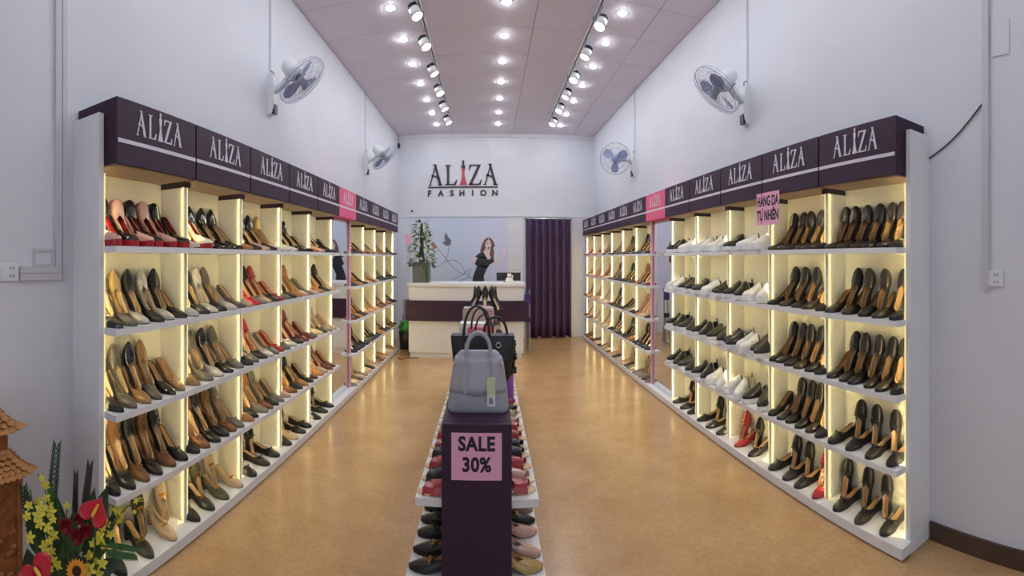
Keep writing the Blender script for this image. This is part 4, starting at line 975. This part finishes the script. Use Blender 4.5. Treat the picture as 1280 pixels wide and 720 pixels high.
o = empty('wall_sensor', (sen.x, YB, sen.z)); tag(o, 'tiny black camera dot on the back wall above the flowers', 'camera')
MB().cyl((0, 0, 0), (0, -0.02, 0), 0.03, n=14).build('base', 'plastic_white', o); MB().sphere((0, -0.022, 0), 0.022, 10, 6).build('eye', 'black_gloss', o)
cor = empty('corner_sensor', (XL + 0.03, YB - 0.06, 3.86)); tag(cor, 'small black sensor on a wire in the upper left back corner', 'sensor')
MB().box(-0.02, 0.02, -0.02, 0.02, -0.11, -0.02).build('body', 'black_plastic', cor); MB().tube([(0, 0, -0.02), (-0.015, 0.02, 0.06), (-0.02, 0.03, 0.13)], 0.004, 6).build('wire', 'black_plastic', cor)

# ------------------------------------------------------------------ wall fans
mb = MB()
RG = 0.225
for (rad, yy) in ((RG, 0), (RG - 0.006, 0.028), (RG - 0.006, -0.028), (0.15, 0.05), (0.075, 0.058), (0.15, -0.045)):
    mb.tube([Vector((rad * math.cos(a), rad * math.sin(a), yy)) for a in [2 * PI * k / 36 for k in range(36)]], 0.0035 if rad == RG else 0.002, 5, closed=True)
for k in range(44):
    a = 2 * PI * k / 44; c, s_ = math.cos(a), math.sin(a)
    mb.tube([Vector((r_ * c, r_ * s_, z)) for r_, z in ((RG, 0), (RG - 0.006, 0.028), (0.15, 0.05), (0.05, 0.06))], 0.0012, 4)
    if k % 2 == 0: mb.tube([Vector((r_ * c, r_ * s_, z)) for r_, z in ((RG, 0), (RG - 0.006, -0.028), (0.15, -0.045), (0.05, -0.05))], 0.0012, 4)
cage = mb.mesh('cage', 'fan_wire')
mb = MB(); R = []
for j in range(6):
    r_ = lerp(0.03, 0.195, j / 5); half = [0.02, 0.045, 0.062, 0.068, 0.062, 0.035][j]; tw = lerp(0.7, 0.3, j / 5)
    R.append([Vector((r_, u * half * math.cos(tw), u * half * math.sin(tw) * 0.6)) for u in (-1, -0.5, 0, 0.5, 1)])
mb.rings(R, False, 0, True, closed=False)
blade = mb.mesh('blade', 'fan_blade')
hub = MB().lathe([(0.001, 0.052), (0.03, 0.05), (0.036, 0.03), (0.034, -0.03)], 18).mesh('hub', 'plastic_grey')
badge = MB().lathe([(0.0005, 0.066), (0.045, 0.063), (0.048, 0.056)], 20).mesh('badge', 'fan_blade')
motor = MB().lathe([(0.03, -0.045), (0.062, -0.05), (0.075, -0.08), (0.07, -0.15), (0.06, -0.20), (0.035, -0.225), (0.001, -0.23)], 20).mesh('motor_housing', 'plastic_white')
def fan(wx, y, z, n, label, sticker=False):
    s = 1 if wx < 0 else -1
    f = empty('wall_fan', (wx, y, z)); tag(f, label, 'wall fan', 'wall fans')
    R = [[Vector((s * d, u, v)) for u, v in ((-0.035, z0), (0.035, z0), (0.04, z1), (-0.04, z1))] for d, z0, z1 in ((0, -0.19, 0.16), (0.035, -0.18, 0.15), (0.055, -0.12, 0.10))]
    bevel(MB().rings(R, True, 0, False).build('wall_mount', 'plastic_white', f), 0.008)
    MB().box(s * 0.03, s * 0.06, -0.028, 0.028, -0.18, -0.10).build('switch_cap', 'black_plastic', f)
    n = Vector(n).normalized()
    hc = Vector((s * 0.30, 0, 0.06))                        # fan centre relative to the mount
    q = n.to_track_quat('Z', 'Y').to_matrix().to_4x4(); M = Matrix.Translation(hc) @ q
    MB().tube([Vector((s * 0.045, 0, 0.02)), Vector((s * 0.12, 0, 0.05)), hc - n * 0.11], [0.034, 0.03, 0.028], 12).build('arm', 'plastic_white', f)
    for nm, me in (('cage', cage), ('hub', hub), ('badge', badge), ('motor_housing', motor)): o = link(nm, me, f); o.matrix_local = M
    for k in range(3): o = link('blade', blade, f); o.matrix_local = M @ Matrix.Rotation(2 * PI * k / 3 + 0.4, 4, 'Z')
    if sticker:
        o = MB().box(-0.03, 0.03, -0.079, -0.072, -0.15, -0.09).build('sticker', mat('sticker_green', (60, 130, 70), 0.5), f); o.matrix_local = M
    MB().box(0, s * 0.012, -0.010, 0.010, 0.16, ZC - z - 0.0).build('cable_conduit', 'conduit', f)
    MB().tube([Vector((s * 0.006, 0.0, 0.20)), Vector((s * 0.03, 0.012, 0.18)), Vector((s * 0.03, 0.01, 0.14))], 0.004, 6).build('cable', 'black_plastic', f)
fan(XL, 3.40, 2.97, (0.62, 0.12, -0.75), 'white wall fan tilted down on the left wall nearer the entrance')
fan(XL, 6.36, 2.97, (0.66, 0.02, -0.70), 'white wall fan on the left wall near the back corner')
fan(XR, 3.22, 2.88, (-0.62, 0.12, -0.75), 'white wall fan with green sticker on the right wall nearer entrance', True)
fan(XR, 6.19, 2.93, (-0.50, -0.80, -0.22), 'white wall fan facing the entrance on right wall near the back')

# ------------------------------------------------------------------ wiring on the near walls
def conduit_obj(name, label, boxes, cat='conduit'):
    o = empty(name, boxes[0][:3]); tag(o, label, cat)
    return o
o = empty('cable_trunking', (XL, 1.26, 1.46)); tag(o, 'pale double cable trunking beside the left cabinet with a level branch', 'trunking')
MB().box(0, 0.018, -0.018, 0.018, 0.065, ZC - 1.46).build('riser', 'conduit', o)
MB().box(0, 0.016, 0.024, 0.05, 0.0, ZC - 1.46).build('riser', 'conduit', o)
MB().box(0, 0.018, -0.215, 0.018, 0.034, 0.064).build('branch', 'conduit', o)
MB().box(0, 0.018, -0.215, 0.018, 0.0, 0.032).build('branch', 'conduit', o)
def socket(x, y, z, s, label):
    o = empty('wall_socket', (x, y, z)); tag(o, label, 'socket')
    bevel(MB().box(0, s * 0.012, -0.058, 0.058, -0.042, 0.042).build('plate', 'plastic_white', o), 0.004)
    for zz in (-0.018, 0.018):
        MB().cyl((s * 0.012, -s * 0.025, zz), (s * 0.016, -s * 0.025, zz), 0.012, n=12).build('switch', 'plastic_white', o)
        for yy in (-0.008, 0.008): MB().box(s * 0.0115, s * 0.0128, s * 0.022 + yy - 0.002, s * 0.022 + yy + 0.002, zz - 0.007, zz + 0.007).build('slot', 'black_plastic', o)
socket(XL, 0.98, 1.50, 1, 'white switch and socket plate on left wall at trunking end')
socket(XR, 1.005, 1.46, -1, 'white double socket plate at foot of right wall conduit')
o = empty('junction_frame', (XL, 1.18, 1.525)); tag(o, 'empty square mounting frame above the left trunking branch', 'frame')
mb = MB(); mb.box(0, 0.008, -0.06, 0.06, 0.072, 0.085).box(0, 0.008, -0.06, 0.06, 0, 0.012).box(0, 0.008, -0.06, -0.047, 0.012, 0.072).box(0, 0.008, 0.047, 0.06, 0.012, 0.072); mb.build('frame', 'conduit', o)
o = empty('wall_conduit', (XR, 1.045, 1.40)); tag(o, 'vertical pale conduit down the right wall to the socket', 'conduit')
MB().box(-0.018, 0, -0.018, 0.018, 0.0, ZC - 1.40).build('cover', 'conduit', o)
for z in (1.9, 2.8, 3.6): MB().box(-0.0195, 0, -0.020, 0.020, z - 1.4, z - 1.385).build('joint', 'conduit', o)
o = empty('cover_plate', (XR, 0.965, 2.69)); tag(o, 'faint square cover plate high on right wall beside conduit', 'cover plate')
bevel(MB().box(-0.006, 0, -0.05, 0.05, -0.09, 0.09).build('plate', 'wall_paint', o), 0.002)
pts = [Vector((XR - 0.006, lerp(1.40, 1.065, t), lerp(2.12, 2.37, t) - 0.03 * math.sin(PI * t) * (1 - 2 * t * 0)) ) for t in [k / 10 for k in range(11)]]
o = MB().tube(pts, 0.004, 6).build('loose_cable', 'black_plastic'); tag(o, 'thin black cable running up right wall from cabinet to conduit', 'cable')

# ------------------------------------------------------------------ carved wooden tower and flower basket by the entrance
pg = empty('wooden_tower', (-1.64, 0.80, 0)); tag(pg, 'carved brown wooden pagoda tower with tiled roofs against the left wall', 'pagoda')
bevel(MB().box(-0.12, 0.12, -0.12, 0.12, 0, 0.06).build('base', 'wood_carved', pg), 0.006)
bevel(MB().box(-0.10, 0.10, -0.10, 0.10, 0.06, 0.70).build('body', 'wood_carved', pg), 0.008)
for sx in (-1, 1):
    for sy in (-1, 1): MB().cyl((sx * 0.098, sy * 0.098, 0.06), (sx * 0.098, sy * 0.098, 0.70), 0.014, n=8).build('corner_post', 'wood_carved', pg)
mb = MB()
for k in range(60):
    z = random.uniform(0.10, 0.68); u = random.uniform(-0.08, 0.08)
    if k % 2: mb.sphere((0.10, u, z), random.uniform(0.012, 0.022), 6, 4, sc=(0.5, 1.2, 0.7))
    else: mb.sphere((u, 0.10, z), random.uniform(0.012, 0.022), 6, 4, sc=(1.2, 0.5, 0.7))
mb.build('carving', 'wood_carved', pg)['kind'] = 'stuff'
bevel(MB().box(-0.065, 0.065, -0.065, 0.065, 0.77, 0.88).build('upper_body', 'wood_carved', pg), 0.005)
def roof(z0, z1, a, b_, name='roof'):
    R = []
    for t in range(6):
        u = t / 5; hw_ = lerp(a, b_, u ** 0.7); ring = []
        for k in range(16):
            e = k // 4; f_ = (k % 4) / 4; c = [(-1, -1), (1, -1), (1, 1), (-1, 1), (-1, -1)]
            x = lerp(c[e][0], c[e + 1][0], f_); y = lerp(c[e][1], c[e + 1][1], f_)
            lift = 0.022 * (abs(x * y)) ** 2 * (1 - u)
            ring.append(Vector((x * hw_, y * hw_, lerp(z0, z1, u ** 1.3) + lift)))
        R.append(ring)
    ro = MB().rings(R, True, 0, False).build(name, 'wood_roof', pg)
    sc_ = MB()
    sc_.rings([[Vector((0.011 * math.cos(a_), 0.011 * math.sin(a_), 0.0)) for a_ in [PI * q / 5 for q in range(6)]], [Vector((0.013 * math.cos(a_), 0.013 * math.sin(a_) - 0.0, -0.004)) for a_ in [PI * q / 5 for q in range(6)]]], True)
    tile = MB(); tile.rings([[Vector((u_ * 0.013, -0.004, 0.004)), Vector((u_ * 0.013, 0.016, 0.0005)), ] for u_ in (-1, -0.5, 0, 0.5, 1)], False, 0, True, closed=False)
    tl = MB(); tl.add([(-0.012, 0, 0), (0.012, 0, 0), (0.014, -0.018, 0.003), (0, -0.026, 0.004), (-0.014, -0.018, 0.003), (-0.012, 0, 0.005), (0.012, 0, 0.005), (0.014, -0.018, 0.008), (0, -0.026, 0.009), (-0.014, -0.018, 0.008)], [(5, 6, 7, 8, 9), (0, 1, 6, 5), (1, 2, 7, 6), (2, 3, 8, 7), (3, 4, 9, 8), (4, 0, 5, 9)])
    tm = tl.mesh('roof_tile', 'wood_roof')
    for side in (0, 1):                                     # the two slopes one can see
        for r_ in range(5):
            u = (r_ + 0.55) / 5.6; hw_ = lerp(a, b_, u ** 0.7); z = lerp(z0, z1, u ** 1.3); cnt = max(3, int(2 * hw_ / 0.027))
            for k in range(cnt):
                q = -1 + 2 * (k + 0.5) / cnt
                o = link('roof_tile', tm, ro); sl = math.atan2(z1 - z0, a - b_)
                M = Matrix.Translation((q * hw_ * 0.94, -hw_, z + 0.004 + 0.02 * q ** 4 * (1 - u))) @ Matrix.Rotation(sl * 0.8, 4, 'X')
                o.matrix_local = Matrix.Rotation(PI / 2 if side == 0 else PI, 4, 'Z') @ M
roof(0.72, 0.80, 0.155, 0.065); roof(0.885, 0.99, 0.125, 0.012)
MB().lathe([(0.012, 0.985), (0.018, 1.0), (0.008, 1.02), (0.014, 1.035), (0.001, 1.06)], 10).build('finial', 'wood_carved', pg)

fb = empty('flower_basket', (-1.28, 1.02, 0)); tag(fb, 'basket of yellow orchids, red anthuriums and palm leaves beside the left cabinet', 'flower arrangement')
def inb(px, py, r): return at(px, py, r) - Vector((-1.28, 1.02, 0))
MB().lathe([(0.0, 0), (0.12, 0), (0.15, 0.02), (0.17, 0.26), (0.18, 0.28), (0.165, 0.28), (0.14, 0.03), (0.0, 0.02)], 24).build('basket', 'basket', fb)
MB().lathe([(0.14, 0.18), (0.165, 0.27), (0.12, 0.36), (0.05, 0.42), (0.001, 0.43)], 16).build('moss_mound', 'leaf_dark', fb)
# orchid flower: five petals and a lip
mb = MB()
for k in range(5):
    a = 2 * PI * k / 5 + PI / 2; c, s_ = math.cos(a), math.sin(a); wd = 0.0075 if k % 5 in (0, 2, 3) else 0.010
    R = []
    for t in (0.0, 0.35, 0.7, 1.0):
        ww = wd * math.sin(PI * (0.12 + 0.80 * t)); z = 0.008 * t - 0.010 * t * t
        R.append([Vector((c * 0.026 * t - s_ * u * ww, s_ * 0.026 * t + c * u * ww, z + 0.002 * abs(u))) for u in (-1, 0, 1)])
    mb.rings(R, False, 0, True, closed=False)
mb.sphere((0, -0.004, 0.006), 0.006, 6, 4, sc=(1, 1.4, 1))
orch = mb.mesh('orchid_flower', 'orchid')
spots = [(52, 598), (57, 606), (40, 612), (47, 626), (58, 622), (63, 632), (52, 636), (70, 628), (64, 640), (36, 632), (34, 645), (48, 645), (56, 648), (66, 650), (60, 660), (68, 668), (62, 676), (44, 667), (38, 672), (50, 655), (66, 688), (58, 690), (72, 682), (55, 683), (68, 700), (62, 712), (72, 706),
         (80, 640), (84, 632), (128, 660), (134, 655), (126, 650), (140, 646), (146, 638), (138, 668), (124, 672), (116, 680), (122, 690), (112, 694), (130, 682), (118, 700), (128, 704), (136, 712), (112, 712), (124, 716), (148, 650), (155, 636), (165, 630), (170, 626), (176, 624), (168, 640), (152, 644)]
for (px, py) in [p for q, p in enumerate(spots) if q % 5 != 2]:
    r = 1.50 + random.uniform(-0.06, 0.05) + (0.05 if px > 140 else 0)
    o = link('orchid_flower', orch, fb, inb(px, py, r)); sc_ = random.uniform(0.55, 0.9) * (0.55 if px > 150 else 1.0)
    d = Vector((random.uniform(0.2, 1.2), random.uniform(-1.1, -0.1), random.uniform(-0.2, 0.7))); o.rotation_euler = (d.to_track_quat('Z', 'Y').to_matrix().to_4x4() @ Matrix.Rotation(random.uniform(0, 2), 4, 'Z')).to_euler(); o.scale = (sc_,) * 3
for pts in ([(60, 720), (62, 690), (64, 650), (56, 612), (48, 592)], [(45, 720), (46, 680), (42, 640), (38, 612)], [(100, 720), (122, 690), (140, 655), (158, 634), (178, 624)], [(100, 725), (118, 700), (130, 670), (136, 650)], [(75, 720), (80, 670), (84, 634)]):
    MB().tube([inb(px, py, 1.535) for px, py in pts], 0.0025, 5).build('orchid_stem', 'leaf', fb)
# anthuriums
def heart(sz):
    pts = []
    for k in range(24):
        t = 2 * PI * k / 24; pts.append(((16 * math.sin(t) ** 3) / 17 * sz, (13 * math.cos(t) - 5 * math.cos(2 * t) - 2 * math.cos(3 * t) - math.cos(4 * t)) / 17 * sz))
    mb = MB(); R = []
    for sc_ in (0.02, 0.35, 0.7, 1.0):
        R.append([Vector((x * sc_, y * sc_, 0.25 * sz * (sc_ ** 2) * (0.25 + 0.3 * (x / sz) ** 2) - 0.04 * sz)) for x, y in pts])
    mb.rings(R, False); return mb
def anthurium(px, py, r, sz, normal, roll, m_='anthurium'):
    p = inb(px, py, r); h_ = heart(sz).build('anthurium_flower', m_, fb)
    sd = h_.modifiers.new('thick', 'SOLIDIFY'); sd.thickness = 0.002
    h_.matrix_local = Matrix.Translation(p) @ Vector(normal).to_track_quat('Z', 'Y').to_matrix().to_4x4() @ Matrix.Rotation(roll, 4, 'Z')
    MB().tube([(0, 0.25 * sz, 0.0), (0, 0.0, 0.25 * sz), (0, -0.45 * sz, 0.42 * sz)], [0.005, 0.006, 0.003], 8).build('spadix', 'spadix', h_)
    MB().tube([p, p + Vector((-0.02, 0.02, -0.12)), Vector((0, 0.02, 0.36))], 0.003, 5).build('flower_stem', 'leaf', fb)
anthurium(118, 640, 1.39, 0.050, (0.70, -0.55, 0.55), 2.6)
anthurium(47, 716, 1.38, 0.060, (0.78, -0.40, 0.5), 0.6)
# leaves
def add_leaf(base, tip, wd, m_, nm='broad_leaf', curl=0.12):
    base, tip = Vector(base), Vector(tip); d = tip - base; Ln = d.length
    o = leafmesh(Ln, wd, 8, curl, 0.25).build(nm, m_, fb)
    x = d.normalized(); toc = Vector((0.75, -0.55, 0.35)); y = toc.cross(x).normalized(); z = x.cross(y)
    o.matrix_local = Matrix(((x.x, y.x, z.x, base.x), (x.y, y.y, z.y, base.y), (x.z, y.z, z.z, base.z), (0, 0, 0, 1)))
for (b0_, t0_, wd, m_) in [((75, 690), (62, 606), 0.030, 'leaf'), ((80, 680), (70, 622), 0.026, 'leaf_dark'), ((60, 700), (34, 650), 0.034, 'leaf_dark'), ((55, 690), (30, 612), 0.028, 'leaf_dark'), ((90, 690), (92, 640), 0.022, 'leaf'), ((80, 715), (86, 668), 0.032, 'leaf'),
                           ((110, 680), (134, 612), 0.036, 'leaf_dark'), ((105, 690), (118, 615), 0.03, 'leaf_dark'), ((100, 715), (60, 690), 0.034, 'leaf_dark'), ((100, 715), (90, 690), 0.03, 'leaf_dark'), ((95, 720), (128, 690), 0.034, 'leaf'), ((60, 725), (20, 712), 0.02, 'leaf'), ((120, 715), (150, 700), 0.03, 'leaf_dark'),
                           ((70, 720), (48, 676), 0.034, 'leaf_dark'), ((90, 700), (106, 655), 0.022, 'leaf'), ((95, 730), (110, 700), 0.04, 'leaf_dark'), ((70, 735), (80, 705), 0.045, 'leaf_dark'), ((130, 735), (120, 705), 0.04, 'leaf_dark'), ((45, 735), (34, 690), 0.04, 'leaf_dark'), ((70, 680), (52, 640), 0.022, 'leaf'), ((62, 670), (44, 625), 0.02, 'leaf_dark'), ((112, 700), (140, 672), 0.022, 'leaf'), ((105, 700), (128, 664), 0.026, 'leaf_dark'), ((78, 700), (66, 660), 0.028, 'leaf_dark'), ((88, 705), (96, 662), 0.018, 'leaf'), ((120, 690), (146, 640), 0.02, 'leaf_dark')]:
    add_leaf(inb(*b0_, 1.58), inb(*t0_, 1.56), wd, m_)
def palm(base, tip, n, ln, m_, droop=0.0, spread=0.5):
    base, tip = Vector(base), Vector(tip); d = tip - base; o = MB()
    o.tube([base, base + d * 0.5, tip], [0.003, 0.002, 0.001], 5)
    x = d.normalized(); toc = Vector((0.75, -0.6, 0.3)); y = toc.cross(x).normalized()
    for k in range(n):
        t = 0.25 + 0.75 * k / n; p = base + d * t; l = ln * (1 - 0.55 * abs(t - 0.45))
        for sg in (-1, 1):
            dr = (x * 0.8 + y * sg * spread - Vector((0, 0, droop))).normalized(); q = dr.cross(toc).normalized()
            o.add([p, p + dr * l * 0.5 + q * 0.005, p + dr * l, p + dr * l * 0.5 - q * 0.005], [(0, 1, 2, 3)])
    return o.build('palm_leaf', m_, fb)
palm(inb(58, 700, 1.64), inb(71, 556, 1.68), 16, 0.06, 'leaf_dark', spread=0.35)
palm(inb(100, 690, 1.64), inb(112, 584, 1.64), 14, 0.07, 'leaf_brown', spread=0.18)
palm(inb(92, 690, 1.64), inb(95, 596, 1.66), 14, 0.06, 'leaf_brown', spread=0.15)
palm(inb(118, 680, 1.52), inb(168, 690, 1.50), 14, 0.05, 'leaf', droop=0.3, spread=0.6)
palm(inb(52, 720, 1.62), inb(29, 608, 1.64), 14, 0.05, 'leaf_dark', spread=0.45)
# red ginger heads and the sunflower
for (px, py, sz) in ((82, 662, 0.030), (96, 676, 0.032), (108, 668, 0.026), (98, 652, 0.02)):
    p = inb(px, py, 1.50); mb = MB()
    for k in range(26):
        a = k * 2.4; t = k / 26; d = Vector((math.cos(a) * (1 - 0.6 * t), math.sin(a) * (1 - 0.6 * t), 0.4 + t)).normalized(); q = d.orthogonal().normalized() * 0.006
        mb.add([p, p + d * sz * 0.7 + q, p + d * sz * 1.35, p + d * sz * 0.7 - q], [(0, 1, 2, 3)])
    mb.sphere(p, sz * 0.5, 8, 5); mb.build('ginger_flower', 'ginger_red', fb)
p = inb(96, 714, 1.44); d = Vector((0.6, -0.7, 0.4)).normalized()
mb = MB()
for k in range(18):
    a = 2 * PI * k / 18; c, s_ = math.cos(a), math.sin(a)
    mb.add([(c * 0.012 - s_ * 0.004, s_ * 0.012 + c * 0.004, 0), (c * 0.026 - s_ * 0.006, s_ * 0.026 + c * 0.006, 0.004), (c * 0.037, s_ * 0.037, 0.002), (c * 0.026 + s_ * 0.006, s_ * 0.026 - c * 0.006, 0.004), (c * 0.012 + s_ * 0.004, s_ * 0.012 - c * 0.004, 0)], [(0, 1, 2, 3, 4)])
so = mb.build('sunflower', 'sunflower', fb); so.matrix_local = Matrix.Translation(p) @ d.to_track_quat('Z', 'Y').to_matrix().to_4x4()
MB().lathe([(0.001, 0.006), (0.012, 0.005), (0.016, 0.0)], 14).build('seed_disc', 'seed_brown', so)
